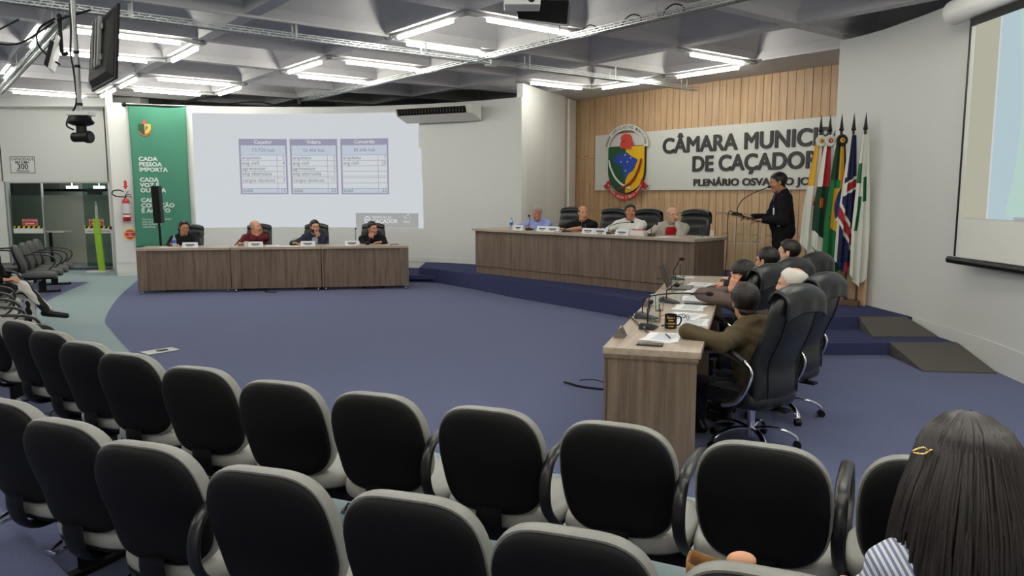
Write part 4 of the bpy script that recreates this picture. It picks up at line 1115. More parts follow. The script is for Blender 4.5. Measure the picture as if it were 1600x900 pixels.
# ------------------------------------------------------------------ things hanging from the ceiling
M_galv = mat('galvanised_steel', (186,190,190), 0.35, metal=0.75, noise=0.1, nscale=20)
def tray(p0, p1, label, step=0.055, hang=1.78):
    p0, p1 = Vector(p0), Vector(p1); d = (p1-p0).normalized(); L = (p1-p0).length; up = Vector((0,0,1)); sd = d.cross(up)
    root = empty('cable_tray', p0); tag(root, label, 'cable tray', 'perforated steel cable trays under the ceiling')
    R = Matrix((d, sd, up)).transposed()
    W, Hh = 0.11, 0.055
    b = MB(); b.M = Matrix.Translation(-p0)
    for s_ in (-1,1):
        o = sd*(s_*W/2)
        for z in (0.0, Hh*0.5, Hh): b.box(p0+d*L/2+o+up*z, (L,0.003,0.012), R)
        b.box(p0+d*L/2+o*0.8+up*0, (L,0.022,0.003), R)
        b.box(p0+d*L/2+o*0.35, (L,0.014,0.003), R)
        n = int(L/step)
        for i in range(n):
            b.box(p0+d*(i+0.5)*step+o+up*(Hh*0.25 if i % 2 else Hh*0.75), (0.018,0.003,Hh*0.5), R)
            if s_ == 1: b.box(p0+d*(i+0.5)*step, (0.02,W*0.98,0.003), R)
    b.build('perforated_channel', M_galv, root)
    k = 0.8
    while k < L:
        b = MB(); b.M = Matrix.Translation(-p0); q = p0+d*k
        for s_ in (-1,1): b.box(q+sd*s_*(W/2+0.006)+up*(ZC-p0.z)/2, (0.025,0.004,ZC-p0.z), R)
        b.box(q-up*0.006, (0.03,W+0.02,0.006), R); b.build('hanger', M_galv, root)
        k += hang
    return root
ZT = 3.47
tray(G(-2.4,8.98,ZT), G(11.2,8.98,ZT), 'long cable tray running from the television pole towards the wooden wall')
tray(G(6.55,3.2,ZT+0.062), G(6.55,15.4,ZT+0.062), 'long cable tray crossing before the air conditioner towards the slide')
tray(G(1.43,9.1,ZT-0.01), G(1.43,17.2,ZT-0.01), 'cable tray near the glass door carrying the small antenna panel')
def conduit(p0, p1, label):
    b = MB(); p0 = Vector(p0); p1 = Vector(p1); b.M = Matrix.Translation(-p0); d = (p1-p0).normalized()
    R = Matrix((d, d.cross(Vector((0,0,1))), Vector((0,0,1)))).transposed()
    b.box((p0+p1)/2, ((p1-p0).length,0.045,0.03), R); o = b.build('conduit', M_pvc, loc=p0, bevel=0.004); tag(o, label, 'conduit', 'pale conduits along the ceiling ribs')
conduit(G(-2.4,8.91,ZC-0.017), G(6.4,8.91,ZC-0.017), 'pale conduit on the ceiling rib above the television tray')
conduit(G(6.70,3.2,ZC-0.017), G(6.70,15.4,ZC-0.017), 'pale conduit on the ceiling rib above the tray towards the slide')
conduit(G(10.25,2.2,ZC-0.017), G(10.25,7.0,ZC-0.017), 'thin pale conduit on the last ceiling rib before the wooden wall')
def wire(pts, r, label, m=None, n=8, group='black cables at the ceiling'):
    p0 = Vector(pts[0]); b = MB(); b.M = Matrix.Translation(-p0); b.tube(catmull(pts, n), r, 7)
    o = b.build('cable', m or M_black, loc=p0, smooth=60); tag(o, label, 'cable', group); return o
for k, (b0, lab) in enumerate(((7.05,'small black cable loop on the tray right of the projector'),(6.35,'black cable loop on the tray in the middle of its run'),(5.75,'black cable coil on the tray towards the screen'))):
    wire([G(6.55,b0,ZT+0.08), G(6.56,b0-0.05,ZT+0.15), G(6.56,b0-0.16,ZT+0.18), G(6.56,b0-0.27,ZT+0.14), G(6.55,b0-0.3,ZT+0.08)], 0.008, lab)
wire([G(6.5,15.35,ZT+0.03), G(6.3,15.8,ZT-0.02), G(5.9,16.4,ZT+0.10), G(5.2,17.0,ZT+0.02)], 0.012, 'black cable sagging from the end of the tray above the slide')
b = MB(); b.cyl(G(6.5,15.42,ZT+0.0), G(6.5,15.42,ZT+0.13), 0.06, n=14); o = b.build('junction_box', M_black, smooth=40); tag(o, 'black junction at the wall end of the tray above the slide', 'junction box')
b = MB(); c = G(6.66,8.98,ZT+0.02); b.box(c, (0.16,0.16,0.08), Matrix.Rotation(-PSI,3,'Z')); o = b.build('junction_box', M_galv, bevel=0.006); tag(o, 'grey steel box where two cable trays cross', 'junction box')
# television on its pole
PX, PY = -3.86, 6.98
t = empty('hanging_pole', (PX,PY,2.36)); tag(t, 'pale vertical ceiling pole carrying television and dome camera', 'pole')
b = MB(); b.cyl((0,0,0.02),(0,0,ZC-2.36),0.02,n=16); b.build('pole_tube', mat('grey_painted_steel',(170,172,172),0.4,metal=0.3), t, smooth=40)
b = MB()
for z in (0.07,0.40,0.52): b.cyl((0,0,z),(0,0,z+0.025),0.024,n=14)
b.build('clamp_ring', M_black, t, smooth=40)
b = MB(); b.box((0,0,0.0),(0.20,0.14,0.035)); b.build('camera_plate', M_white, t, bevel=0.004)
b = MB(); b.tube(catmull([(-0.025,0,0.95),(-0.03,-0.01,0.7),(-0.045,-0.01,0.52),(-0.028,-0.01,0.36),(-0.03,0,0.10),(-0.10,0,-0.02),(-0.13,0,-0.10),(-0.07,0,-0.14)],8), 0.008, 7); b.build('cable', M_black, t, smooth=60)
b = MB(); b.cyl((-0.12,0.0,0.82),(0.14,0.02,0.90),0.010,n=8); b.ell((-0.13,0,0.83),(0.025,0.02,0.035)); b.build('clamp_knob', M_black, t, smooth=50)
tv = empty('television', (-3.63,7.03,2.92), 0.0); tag(tv, 'flat television seen edge-on from behind on the ceiling pole', 'television')
tvR = Matrix((EB, -EA, Vector((0,0,1)))).transposed() @ Matrix.Rotation(D(5),3,'X')   # local x along the screen, +y the back side, z up
b = MB(); b.M = tvR.to_4x4(); b.box((0.0,0.0,0),(1.08,0.022,0.62)); b.build('screen_frame', mat('tv_black',(8,8,9),0.55,spec=0.2), tv, bevel=0.006)
b = MB(); b.M = tvR.to_4x4(); b.box((0,-0.0125,0.005),(1.04,0.002,0.575)); b.build('screen', mat('dark_screen',(12,12,14),0.12), tv)
b = MB(); b.M = tvR.to_4x4(); b.hexa([(-0.48,0.011,-0.29),(0.48,0.011,-0.29),(0.40,0.06,-0.24),(-0.40,0.06,-0.24),(-0.48,0.011,0.28),(0.48,0.011,0.28),(0.40,0.05,0.2),(-0.40,0.05,0.2)]); b.build('rear_housing', mat('tv_black',(8,8,9),0.55,spec=0.2), tv, bevel=0.008)
b = MB(); b.M = tvR.to_4x4()
for x in (-0.18,-0.06,0.08): b.box((x,0.078,0.04),(0.035,0.03,0.42))
b.box((-0.05,0.068,0.16),(0.38,0.018,0.05)); b.box((-0.05,0.068,-0.1),(0.38,0.018,0.05)); b.build('wall_bracket', mat('bracket_grey',(150,152,150),0.4,metal=0.4), tv, bevel=0.003)
cm = empty('dome_camera', (PX,PY,2.34)); tag(cm, 'black pan-tilt camera hanging under the ceiling pole', 'camera')
b = MB(); b.lathe([(0.02,0.0),(0.085,-0.005),(0.095,-0.03),(0.11,-0.05),(0.10,-0.07),(0.06,-0.085),(0.01,-0.088)], n=28); b.build('base', M_black, cm, smooth=40)
b = MB(); b.tube([(-0.0,0,-0.08),(0,0,-0.13),(0,0,-0.20)], 0.03, 12, flat=(0.045,0.03)); b.build('yoke', M_black, cm, smooth=50)
b = MB(); b.cyl((-0.085,0.02,-0.185),(0.055,-0.02,-0.185),0.043,n=22); b.cyl((0.05,-0.018,-0.185),(0.09,-0.028,-0.185),0.055,n=22); b.build('lens_barrel', M_black, cm, smooth=40, bevel=0.004)
b = MB(); b.cyl((0.088,-0.028,-0.185),(0.093,-0.029,-0.185),0.036,n=20); b.build('lens', mat('lens_glass',(20,22,30),0.05), cm, smooth=40)
an = empty('antenna_panel', (-4.74,8.3,3.42)); tag(an, 'small white tilted antenna panel on a black arm under the tray', 'antenna panel')
b = MB(); b.tube(catmull([(0,0,0.08),(0,0,-0.05),(0,0,-0.27),(0.02,0.0,-0.31),(0.06,0,-0.30)],5), 0.02, 10); b.build('arm', M_black, an, smooth=50)
aR = Matrix.Rotation(D(23),3,'Z') @ Matrix.Rotation(D(16),3,'Y')
b = MB(); b.M = aR.to_4x4(); b.box((0.03,0.0,-0.32),(0.022,0.34,0.36)); b.build('panel', M_white, an, bevel=0.006)
b = MB(); b.M = aR.to_4x4(); b.box((0.002,0.0,-0.34),(0.07,0.22,0.26)); b.build('rear_cover', M_black, an, bevel=0.006)
b = MB(); b.tube(catmull([(-0.05,0,0.05),(-0.22,0,-0.05),(-0.25,0,-0.2),(-0.15,0,-0.33),(-0.03,0,-0.42)],8), 0.010, 7); b.build('cable', M_black, an, smooth=60)
wire([G(1.0,9.4,3.40),(-5.6,8.4,3.28),(-5.25,8.35,3.22),(-4.95,8.3,3.34),(-4.8,8.3,3.44)], 0.010, 'black cable sagging towards the antenna panel at the tray')
# projectors by the middle loop
pj = empty('ceiling_projector', (0.10,7.9,3.60)); tag(pj, 'white projector hanging from the ceiling at the top edge', 'projector')
b = MB(); b.box((0,0,-0.06),(0.36,0.30,0.11)); b.build('housing', M_white, pj, bevel=0.014)
b = MB(); b.cyl((0.09,-0.15,-0.06),(0.09,-0.165,-0.06),0.036,n=18); b.build('lens', M_black, pj, smooth=40)
b = MB(); b.box((0,0,0.04),(0.10,0.10,0.10)); b.build('ceiling_mount', M_alu, pj)
sp = empty('hanging_loudspeaker', (0.36,8.5,3.58)); tag(sp, 'black slanted loudspeaker box behind the ceiling projector', 'loudspeaker')
b = MB(); b.hexa([(-0.30,-0.16,-0.10),(0.22,-0.16,-0.16),(0.26,0.16,-0.12),(-0.26,0.16,-0.06),(-0.34,-0.12,0.10),(0.24,-0.12,0.10),(0.28,0.16,0.10),(-0.30,0.16,0.10)]); b.build('cabinet', M_black, sp, bevel=0.012)
b = MB(); b.box((0,0,0.13),(0.05,0.05,0.08)); b.cyl((0.15,-0.05,-0.22),(0.15,-0.05,-0.12),0.006); b.build('bracket', M_blackm, sp)
b = MB(); b.cyl((-0.30,-0.165,-0.11),(0.22,-0.165,-0.17),0.008); b.build('front_rail', M_alu, sp, smooth=40)
# ------------------------------------------------------------------ the projected slide, a lit picture on the curved wall
def emi(n, c, s=1.0): return mat(n, (10,10,10), 0.9, emit=c, estr=s, spec=0.0)
E_bg = emi('slide_white', (203,208,212)); E_head = emi('slide_violet', (150,148,168)); E_pale = emi('slide_pale_blue', (186,196,208)); E_line = emi('slide_line', (148,150,158)); E_txt = emi('slide_grey_text', (128,132,142))
E_white = emi('slide_white_text', (214,216,222)); E_grey = emi('slide_grey_box', (160,162,160))
sl = empty('projected_slide', ws(0.35,0.94,0.02)); sl_inv = Matrix.Translation(-sl.location); tag(sl, 'projected slide with three tables of professionals on the curved wall', 'projected slide')
def wrect(b, s0, s1, z0, z1, off):
    n = max(1, int((s1-s0)/0.12)); vs = []
    for i in range(n+1):
        s_ = s0+(s1-s0)*i/n; vs += [ws(s_,z0,off), ws(s_,z1,off)]
    b.add(vs, [(2*i,2*i+2,2*i+3,2*i+1) for i in range(n)])
def wpart(name, m, rects, off):
    b = MB(); b.M = sl_inv
    for r_ in rects: wrect(b, *r_, off)
    return b.build(name, m, sl)
wpart('slide_background', E_bg, [(-2.01,2.40,2.9,3.27),(2.40,2.70,2.9,3.07),(-2.01,2.66,2.0,2.9),(2.66,2.69,2.56,2.9),(2.66,2.75,2.0,2.55),(-2.03,2.77,0.94,2.0)], 0.006)
wpart('logo_box', E_grey, [(1.26,2.66,0.945,1.245)], 0.009)
TB = [(-1.13,-0.16,'Caçador','73.720 hab',[('arquiteto','2'),('eng civil','4'),('agrimensor','1'),('eng eletricista','1'),('cargos técnicos','3'),('total','11')]),
      (-0.10,0.90,'Videira','55.466 hab',[('arquiteto','3'),('eng civil','5'),('agrimensor','3'),('eng eletricista','1'),('cargos técnicos','11'),('total','23')]),
      (0.965,2.01,'Concórdia','81.646 hab',[('arquiteto','7'),('eng civil','20'),('',''),('',''),('',''),('total','22')])]
def wtext(b, body, s_, z, size, align='LEFT', bold=0.0, off=0.012): b.text(body, size, lambda x, y, q: ws(s_+x, z+y, off), align, bold, 0.0, 2)
heads, pales, lines, txt, wh = [], [], [], MB(), MB(); txt.M = sl_inv; wh.M = sl_inv
for s0, s1, ttl, hab, rows in TB:
    heads += [(s0,s1,2.63,2.76),(s0,s0+0.035,1.64,2.63),(s1-0.035,s1,1.64,2.63),(s0,s1,1.63,1.655)]
    pales += [(s0+0.035,s1-0.035,2.43,2.63),(s0+0.035,s1-0.035,1.655,1.745)]
    zr = [2.32,2.21,2.10,1.99,1.85,1.745]; ys = [2.43,2.325,2.22,2.115,2.01,1.85]
    xs = s0+(s1-s0)*0.78
    for z in (2.43,2.32,2.21,2.10,2.0,1.965,1.86,1.75): lines.append((s0+0.02,s1-0.02,z-0.004,z+0.004))
    lines.append((xs-0.004,xs+0.004,1.66,2.43))
    wtext(wh, ttl, (s0+s1)/2, 2.665, 0.105, 'CENTER', 0.012); wtext(txt, hab, (s0+s1)/2, 2.50, 0.105, 'CENTER')
    for (a_, n_), z in zip(rows, (2.345,2.235,2.125,2.02,1.885,1.675)):
        if a_: wtext(txt, a_, s0+0.05, z, 0.105, 'LEFT', 0.006); wtext(txt, n_, s1-0.05, z, 0.105, 'RIGHT')
wpart('table_header', E_head, heads, 0.009); wpart('table_band', E_pale, pales, 0.009); wpart('table_lines', E_line, lines, 0.011)
wtext(wh, 'PREFEITURA DE', 1.62, 1.135, 0.062, 'LEFT', 0.01); wtext(wh, 'CAÇADOR', 1.62, 1.04, 0.115, 'LEFT', 0.02); wtext(wh, 'IPPUC', 2.32, 1.05, 0.06, 'LEFT', 0.01)
for i in range(14):
    a = 2*PI*i/14; wrect(wh, 1.515+0.055*math.cos(a)-0.012, 1.515+0.055*math.cos(a)+0.012, 1.105+0.062*math.sin(a)-0.012, 1.105+0.062*math.sin(a)+0.012, 0.012)
wrect(wh, 1.49,1.54,1.09,1.12,0.012)
for q in ((2.34,1.16),(2.40,1.19),(2.46,1.15),(2.43,1.21),(2.37,1.13)): wrect(wh, q[0], q[0]+0.022, q[1], q[1]+0.022, 0.012)
txt.build('table_text', E_txt, sl); wh.build('white_text', E_white, sl)

# air conditioner under the wall top
A0w, A1w = 2.46, 4.20; c = ws((A0w+A1w)/2, 3.02, 0.0); ang = -((A0w+A1w)/2)/WR
ac = empty('air_conditioner', c, ang); tag(ac, 'white ceiling-type air conditioner on the curved wall', 'air conditioner')
hwid = (A1w-A0w)/2-0.02
b = MB(); b.hexa([(-hwid,-0.50,0.12),(hwid,-0.50,0.12),(hwid,-0.13,0.0),(-hwid,-0.13,0.0),(-hwid,-0.56,0.28),(hwid,-0.56,0.28),(hwid,-0.13,0.28),(-hwid,-0.13,0.28)]); b.build('housing', mat('ac_white',(214,212,204),0.45), ac, bevel=0.02)
b = MB(); b.hexa([(-hwid+0.05,-0.515,0.125),(hwid-0.12,-0.515,0.125),(hwid-0.12,-0.45,0.13),(-hwid+0.05,-0.45,0.13),(-hwid+0.05,-0.562,0.245),(hwid-0.12,-0.562,0.245),(hwid-0.12,-0.45,0.245),(-hwid+0.05,-0.45,0.245)]); b.build('outlet_slot', M_black, ac)
for i in range(22):
    x = -hwid+0.10+(2*hwid-0.28)*i/21; b = MB(); b.box((x,-0.555,0.185),(0.006,0.02,0.07), Matrix.Rotation(D(15),3,'X')); b.build('louver', mat('louver_grey',(90,90,88),0.5), ac)
b = MB(); b.box((0,-0.07,0.2),(0.6,0.14,0.12)); b.build('wall_bracket', M_alu, ac)

# green banner
bn = empty('hanging_banner', ws(-2.64,0.57,0.10), 2.64/WR); tag(bn, 'tall green banner with white slogans hanging on the wall', 'banner')
BW, BH = 1.06, 2.80
M_bgreen = mat('banner_green', (66,130,106), 0.75, bump=0.1, bscale=300); M_btxt = mat('banner_white_print', (214,226,220), 0.7)
def ban(x, z, d=0.0):   # x -0.53..0.53, z 0..BH; gentle sag folds
    f = 0.010*math.sin(x*9+z*2.2)*(0.4+0.6*(z/BH)) + 0.012*math.cos(x*5)*math.exp(-((z-BH)/0.35)**2)
    return Vector((x*(1-0.03*math.sin(PI*z/BH)), f-d, z))
b = MB(); b.grid(lambda u, v: ban((u-0.5)*BW, v*BH), 30, 60); o = b.build('cloth', M_bgreen, bn, smooth=80); q = o.modifiers.new('solid','SOLIDIFY'); q.thickness = 0.003; q.offset = 1
b = MB(); b.cyl((-BW/2-0.05,0,BH),(BW/2+0.01,0,BH),0.018,n=12); b.ell((-BW/2-0.06,0,BH+0.005),(0.045,0.045,0.045)); b.build('rod', M_black, bn, smooth=40)
b = MB(); BS = 1.04; x0 = -0.40
def btext(body, z, size, bold=0.05, sx=1.0): [b.text(body, size, lambda x, y, q: ban(x0+x+dx*bold*size*0.6, z+y+dy*bold*size*0.6, 0.013+0.0002*(dx+2*dy)), 'LEFT', 0.0, 0.0, 2, 1.0, sx) for dx, dy in ((-1,0),(1,0),(0,1),(0,-1),(1,1),(-1,1),(1,-1),(-1,-1))]
for ln, z in (('CADA',1.72),('PESSOA',1.615),('IMPORTA',1.51),('CADA',1.31),('VOZ É',1.205),('OUVIDA',1.10),('CADA',0.905),('CORAÇÃO',0.80),('É ACEITO',0.695)): btext(ln, z, 0.112, 0.065, 1.12)
for ln, z in (('Vamos construir juntos',0.545),('uma sociedade',0.495),('mais inclusiva e',0.445),('respeitosa.',0.395)): btext(ln, z, 0.058, 0.012, 1.0)
b.build('lettering', M_btxt, bn)
def small_crest(x, z, s):
    for nm, pts, m in (('crest_green',[(-1,0.7),(0,0.7),(0,-1.1),(-0.6,-0.75),(-1,-0.2)],(46,74,52)),('crest_yellow',[(0,0.7),(1,0.7),(1,-0.2),(0.6,-0.75),(0,-1.1)],(222,178,60)),('crest_blue',[(-0.8,0.3),(0,0.55),(0.6,0.2),(0.3,-0.3),(0,-0.6),(-0.3,-0.2)],(70,104,150)),('crest_cap',[(-0.25,0.7),(0.3,0.7),(0.25,1.2),(0,1.45),(-0.25,1.15)],(196,80,66)),('crest_ribbon',[(-1.1,-0.5),(-0.95,-0.5),(-0.5,-0.98),(0,-1.2),(0.5,-0.98),(0.95,-0.5),(1.1,-0.5),(0.6,-1.15),(0,-1.4),(-0.6,-1.15)],(190,96,76))):
        b = MB(); b.add([ban(x+p[0]*s, z+p[1]*s, 0.012+0.001*len(nm)/6) for p in pts], [tuple(range(len(pts)))]); b.build(nm, mat('banner_'+nm, m, 0.7), bn)
small_crest(-0.25, 2.36, 0.115)

# ------------------------------------------------------------------ the sign on the wooden wall
Z3 = Vector((0,0,1))
def W(s_, z, off=0.0): return W0 + wd*s_ + Vector((0,0,z)) + wn*off
sg = empty('wall_sign', W(0.98,1.71,0.016)); tag(sg, 'long grey sign board with dark letters on the wooden wall', 'sign'); sgi = Matrix.Translation(-sg.location)
M_sign = mat('sign_grey', (212,214,209), 0.4, metal=0.0); M_let = mat('sign_dark_letter', (46,46,46), 0.5)
b = MB(); b.M = sgi; b.plate([(0.98,1.71),(6.42,1.71),(6.42,2.86),(0.98,2.86)], W0+wn*0.016, wd, Z3, wn, 0.045); b.build('board', M_sign, sg, bevel=0.004)
def stext(body, s0, z, cap, s1=None, sx=None, bold=0.0, ext=0.02):
    vs, fs = text_geo(body, 'LEFT', 0.0, ext/ (cap/0.70), 6, 1.0)
    H_ = [v for v in text_geo('E', 'LEFT', bold, 0.0, 3, 1.0)[0]]; caph = max(v[1] for v in H_)-min(v[1] for v in H_); y0 = min(v[1] for v in H_)
    k = cap/caph; xa = min(v[0] for v in vs); xb = max(v[0] for v in vs)
    kx = (s1-s0)/(xb-xa) if s1 else sx
    q = MB(); q.M = sgi; t_ = 0.042*cap
    for n_, (dx, dy) in enumerate(((-1,0),(1,0),(0,1),(0,-1),(0.7,0.7),(-0.7,0.7),(0.7,-0.7),(-0.7,-0.7))): q.add([W(s0+(v[0]-xa)*kx+dx*t_, z+(v[1]-y0)*k+dy*t_, 0.0605+n_*0.0002+v[2]*k) for v in vs], fs)
    q.build('lettering', M_let, sg); return kx
kx = stext('CÂMARA', 2.87, 2.42, 0.27, 4.56)
stext('MUNICIPAL', 4.72, 2.42, 0.27, sx=kx*0.97)
stext('DE CAÇADOR', 3.60, 2.06, 0.265, 6.12)
stext('PLENÁRIO OSVALDO JOSÉ', 3.63, 1.79, 0.118, 6.20, bold=0.0)
# the crest, standing off the board
cr = empty('coat_of_arms', W(1.935,1.52,0.062)); tag(cr, 'large municipal crest with green and yellow shield on the sign', 'coat of arms'); cri = Matrix.Translation(-cr.location)
def cplate(name, pts, col, off, t=0.02, parent=None):
    q = MB(); q.M = cri; q.plate(pts, W0+wn*off, wd, Z3, wn, t); return q.build(name, mat('crest_'+name+'_%d_%d' % (col[0], col[1]), col, 0.45), parent or cr)
CX = 1.935
def half(sign):
    P = [(CX,2.585),(CX+sign*0.495,2.585),(CX+sign*0.495,2.10)]
    for i in range(1, 9):
        a = PI/2*i/8; P.append((CX+sign*0.495*math.cos(a), 2.10-0.44*math.sin(a)))
    return P if sign < 0 else P[::-1]
cplate('shield', half(-1), (22,78,48), 0.10, 0.03); cplate('shield', half(1), (226,176,16), 0.10, 0.03)
Q = [(CX+0.505*math.cos(a)*1.02, 2.10+ (0.455*math.sin(a))) for a in [PI+PI*i/16 for i in range(17)]]
cplate('shield_edge', [(CX-0.512,2.60)] + Q + [(CX+0.512,2.60)], (16,18,18), 0.088, 0.02)
BRm = [(-0.33,0.11),(-0.25,0.16),(-0.17,0.235),(-0.06,0.225),(0.015,0.235),(0.02,0.26),(0.06,0.225),(0.16,0.155),(0.30,0.085),(0.325,0.045),(0.285,-0.03),(0.25,-0.12),(0.20,-0.19),(0.10,-0.245),(0.055,-0.31),(0.01,-0.395),(-0.035,-0.36),(-0.02,-0.30),(-0.07,-0.23),(-0.085,-0.13),(-0.11,-0.06),(-0.20,-0.02),(-0.30,0.0),(-0.325,0.05)]
cplate('map', [(CX+p[0], 2.29+p[1]*0.62*1.45 if False else 2.26+p[1]*0.85) for p in BRm], (34,66,156), 0.128, 0.014)
for p in ((0.0,0.16),(0.155,0.10),(-0.115,0.025),(0.065,0.02),(0.015,-0.155)):
    st = []
    for i in range(10):
        a = PI/2+PI*i/5; r_ = 0.022 if i % 2 == 0 else 0.010; st.append((CX+p[0]+r_*math.cos(a), 2.26+p[1]+r_*math.sin(a)))
    cplate('star', st, (225,228,235), 0.141, 0.006)
def band(P, w): 
    C_ = catmull(P, 8); L_, R_ = [], []
    for i, p in enumerate(C_):
        a, c = C_[max(i-1,0)], C_[min(i+1,len(C_)-1)]; dx, dy = c[0]-a[0], c[1]-a[1]; l = math.hypot(dx,dy) or 1; t_ = w*(0.55+0.45*min(1, i/6.0))
        L_.append((p[0]-dy/l*t_, p[1]+dx/l*t_)); R_.append((p[0]+dy/l*t_, p[1]-dx/l*t_))
    return R_ + L_[::-1]
cplate('sword', band([(1.48,2.33),(1.53,2.18),(1.66,1.98),(1.86,1.83),(2.12,1.745)], 0.020), (222,222,216), 0.142, 0.012)
cplate('sword', band([(2.385,2.335),(2.32,2.15),(2.20,1.95),(2.02,1.81),(1.77,1.735)], 0.022), (142,36,26), 0.150, 0.012)
cap = [(1.79,2.56),(2.10,2.53),(2.095,2.66),(2.07,2.76),(2.01,2.83),(1.91,2.845),(1.83,2.81),(1.80,2.75),(1.83,2.71),(1.79,2.66)]
cplate('cap', cap, (196,62,54), 0.10, 0.05); cplate('cap_fold', [(1.82,2.685),(1.93,2.715),(1.94,2.70),(1.83,2.67)], (60,24,22), 0.15, 0.004)
ring = [(CX+0.60*math.cos(a), 2.57+0.46*math.sin(a)) for a in [PI*i/28 for i in range(29)]] + [(CX+0.485*math.cos(a), 2.57+0.345*math.sin(a)) for a in [PI-PI*i/28 for i in range(29)]]
cplate('arch', ring, (214,214,210), 0.11, 0.022)
def arc_text(body, rx, ry, cz, a0, a1, size, name, col, off, flip=False):
    q = MB(); q.M = cri; n = len(body)
    for i, ch in enumerate(body):
        if ch == ' ': continue
        a = a0+(a1-a0)*i/(n-1); vs, fs = text_geo(ch, 'CENTER', 0.02, 0.02, 2, 1.0)
        cxp, czp = CX+rx*math.cos(a), cz+ry*math.sin(a); tx, tz = -rx*math.sin(a), ry*math.cos(a); l = math.hypot(tx,tz); tx, tz = tx/l, tz/l
        if not flip: tx, tz = -tx, -tz
        q.add([W(cxp+(v[0]*tx*size*0.8 - v[1]*tz*size), czp+(v[0]*tz*size*0.8 + v[1]*tx*size), off+v[2]*size) for v in vs], fs)
    q.build(name, mat('crest_text_%d' % col[0], col, 0.5), cr)
arc_text('PODER LEGISLATIVO MUNICIPAL', 0.515, 0.375, 2.57, PI*0.96, PI*0.04, 0.088, 'lettering', (34,34,34), 0.133)
rib = [(CX+0.52*math.cos(a), 2.02+0.40*math.sin(a)) for a in [PI*1.10+PI*0.80*i/20 for i in range(21)]] + [(CX+0.54*math.cos(a), 2.02+0.51*math.sin(a)) for a in [PI*1.90-PI*0.80*i/20 for i in range(21)]]
cplate('ribbon', rib, (184,48,44), 0.135, 0.02)
for s_ in (-1,1): cplate('ribbon_end', [(CX+s_*0.44,1.93),(CX+s_*0.56,1.83),(CX+s_*0.62,1.80),(CX+s_*0.57,1.76),(CX+s_*0.53,1.73),(CX+s_*0.42,1.84)][::s_], (170,44,40), 0.12, 0.018)
arc_text('O PODER UNIDO É MAIS FORTE', 0.525, 0.50, 2.04, PI*1.16, PI*1.84, 0.068, 'lettering', (226,222,214), 0.157, flip=True)
o = MB(); o.box((0,0,0),(0.09,0.012,0.14)); q = o.build('wall_outlet', M_white, loc=W(4.05,0.90,0.022), rot=math.atan2(wd.y,wd.x), bevel=0.004); tag(q, 'white outlet plate on the wooden wall behind the presiding table', 'outlet')

# ------------------------------------------------------------------ glass door and what hangs round it
dr = empty('door_1', (-10.02,DW+0.06,0)); tag(dr, 'sliding glass door under the capacity notice', 'door'); dr['kind'] = 'structure'
b = MB(); b.box((0,0,1.90),(2.30,0.10,0.06)); b.box((-1.13,0,0.95),(0.05,0.08,1.9)); b.box((1.12,0,0.95),(0.04,0.08,1.9)); b.box((-0.38,0,0.95),(0.025,0.05,1.9)); b.build('door_frame', M_alu, dr)
M_pane = glass('door_glass', (196,214,208), 0.0, 0.25)
for x0, x1 in ((-1.10,-0.39),(0.52,1.10)):
    b = MB(); b.box(((x0+x1)/2,0.0,0.95),(x1-x0,0.012,1.84)); b.build('glass_pane', M_pane, dr)
def hazard(p, w): 
    r = empty('hazard_strip', p); tag(r, 'yellow and black hazard strip across the %s glass pane' % ('left' if p[0] < -10 else 'right'), 'hazard strip')
    b = MB(); b.box((w/2,0,0),(w,0.004,0.055)); b.build('strip', mat('hazard_yellow',(214,196,40),0.5), r)
    b = MB(); n = int(w/0.11)
    for i in range(n): x = i*0.11+0.02; b.add([(x,-0.004,-0.0275),(x+0.055,-0.004,-0.0275),(x+0.085,-0.004,0.0275),(x+0.03,-0.004,0.0275)], [(0,1,2,3)])
    b.build('stripes', M_black, r)
YD = DW+0.045
hazard((-11.08,YD,0.90), 0.66); hazard((-9.52,YD,0.90), 0.58)
M_redp = mat('red_print', (196,40,44), 0.5); M_notice = mat('notice_white', (226,228,224), 0.6); M_ink = mat('notice_black', (24,24,26), 0.6)
def notice(name, p, w, h, label, cat, base, texts, frame=None, rz=0.0, extra=None):
    r = empty(name, p, rz); tag(r, label, cat)
    b = MB(); b.box((w/2,0,h/2),(w,0.006,h)); b.build('panel', base, r)
    if frame:
        b = MB(); t_ = frame[1]; 
        for c_, d_ in (((w/2,-0.004,h-t_*1.5),(w-2*t_,0.003,t_)),((w/2,-0.004,t_*1.5),(w-2*t_,0.003,t_)),((t_*1.5,-0.004,h/2),(t_,0.003,h-2*t_)),((w-t_*1.5,-0.004,h/2),(t_,0.003,h-2*t_))): b.box(c_, d_)
        b.build('border', frame[0], r)
    for m in sorted({t_[4].name for t_ in texts}):
        b = MB()
        for body, x, z, size, tm, bold in texts:
            if tm.name == m: b.text(body, size, lambda X, Y, q: Vector((x+X,-0.005,z+Y)), 'CENTER', bold, 0.0, 2)
        b.build('lettering', MATS[m], r)
    if extra: extra(r)
    return r
notice('capacity_sign', (-11.02,DW-0.01,2.08), 0.56, 0.38, 'white capacity notice reading 300 persons above the glass door', 'notice', M_notice,
       [('CAPACIDADE',0.28,0.285,0.082,M_ink,0.012),('MÁXIMA',0.28,0.215,0.082,M_ink,0.012),('300',0.28,0.095,0.165,M_ink,0.02),('PESSOAS',0.28,0.03,0.072,M_ink,0.012)], (M_ink,0.010))
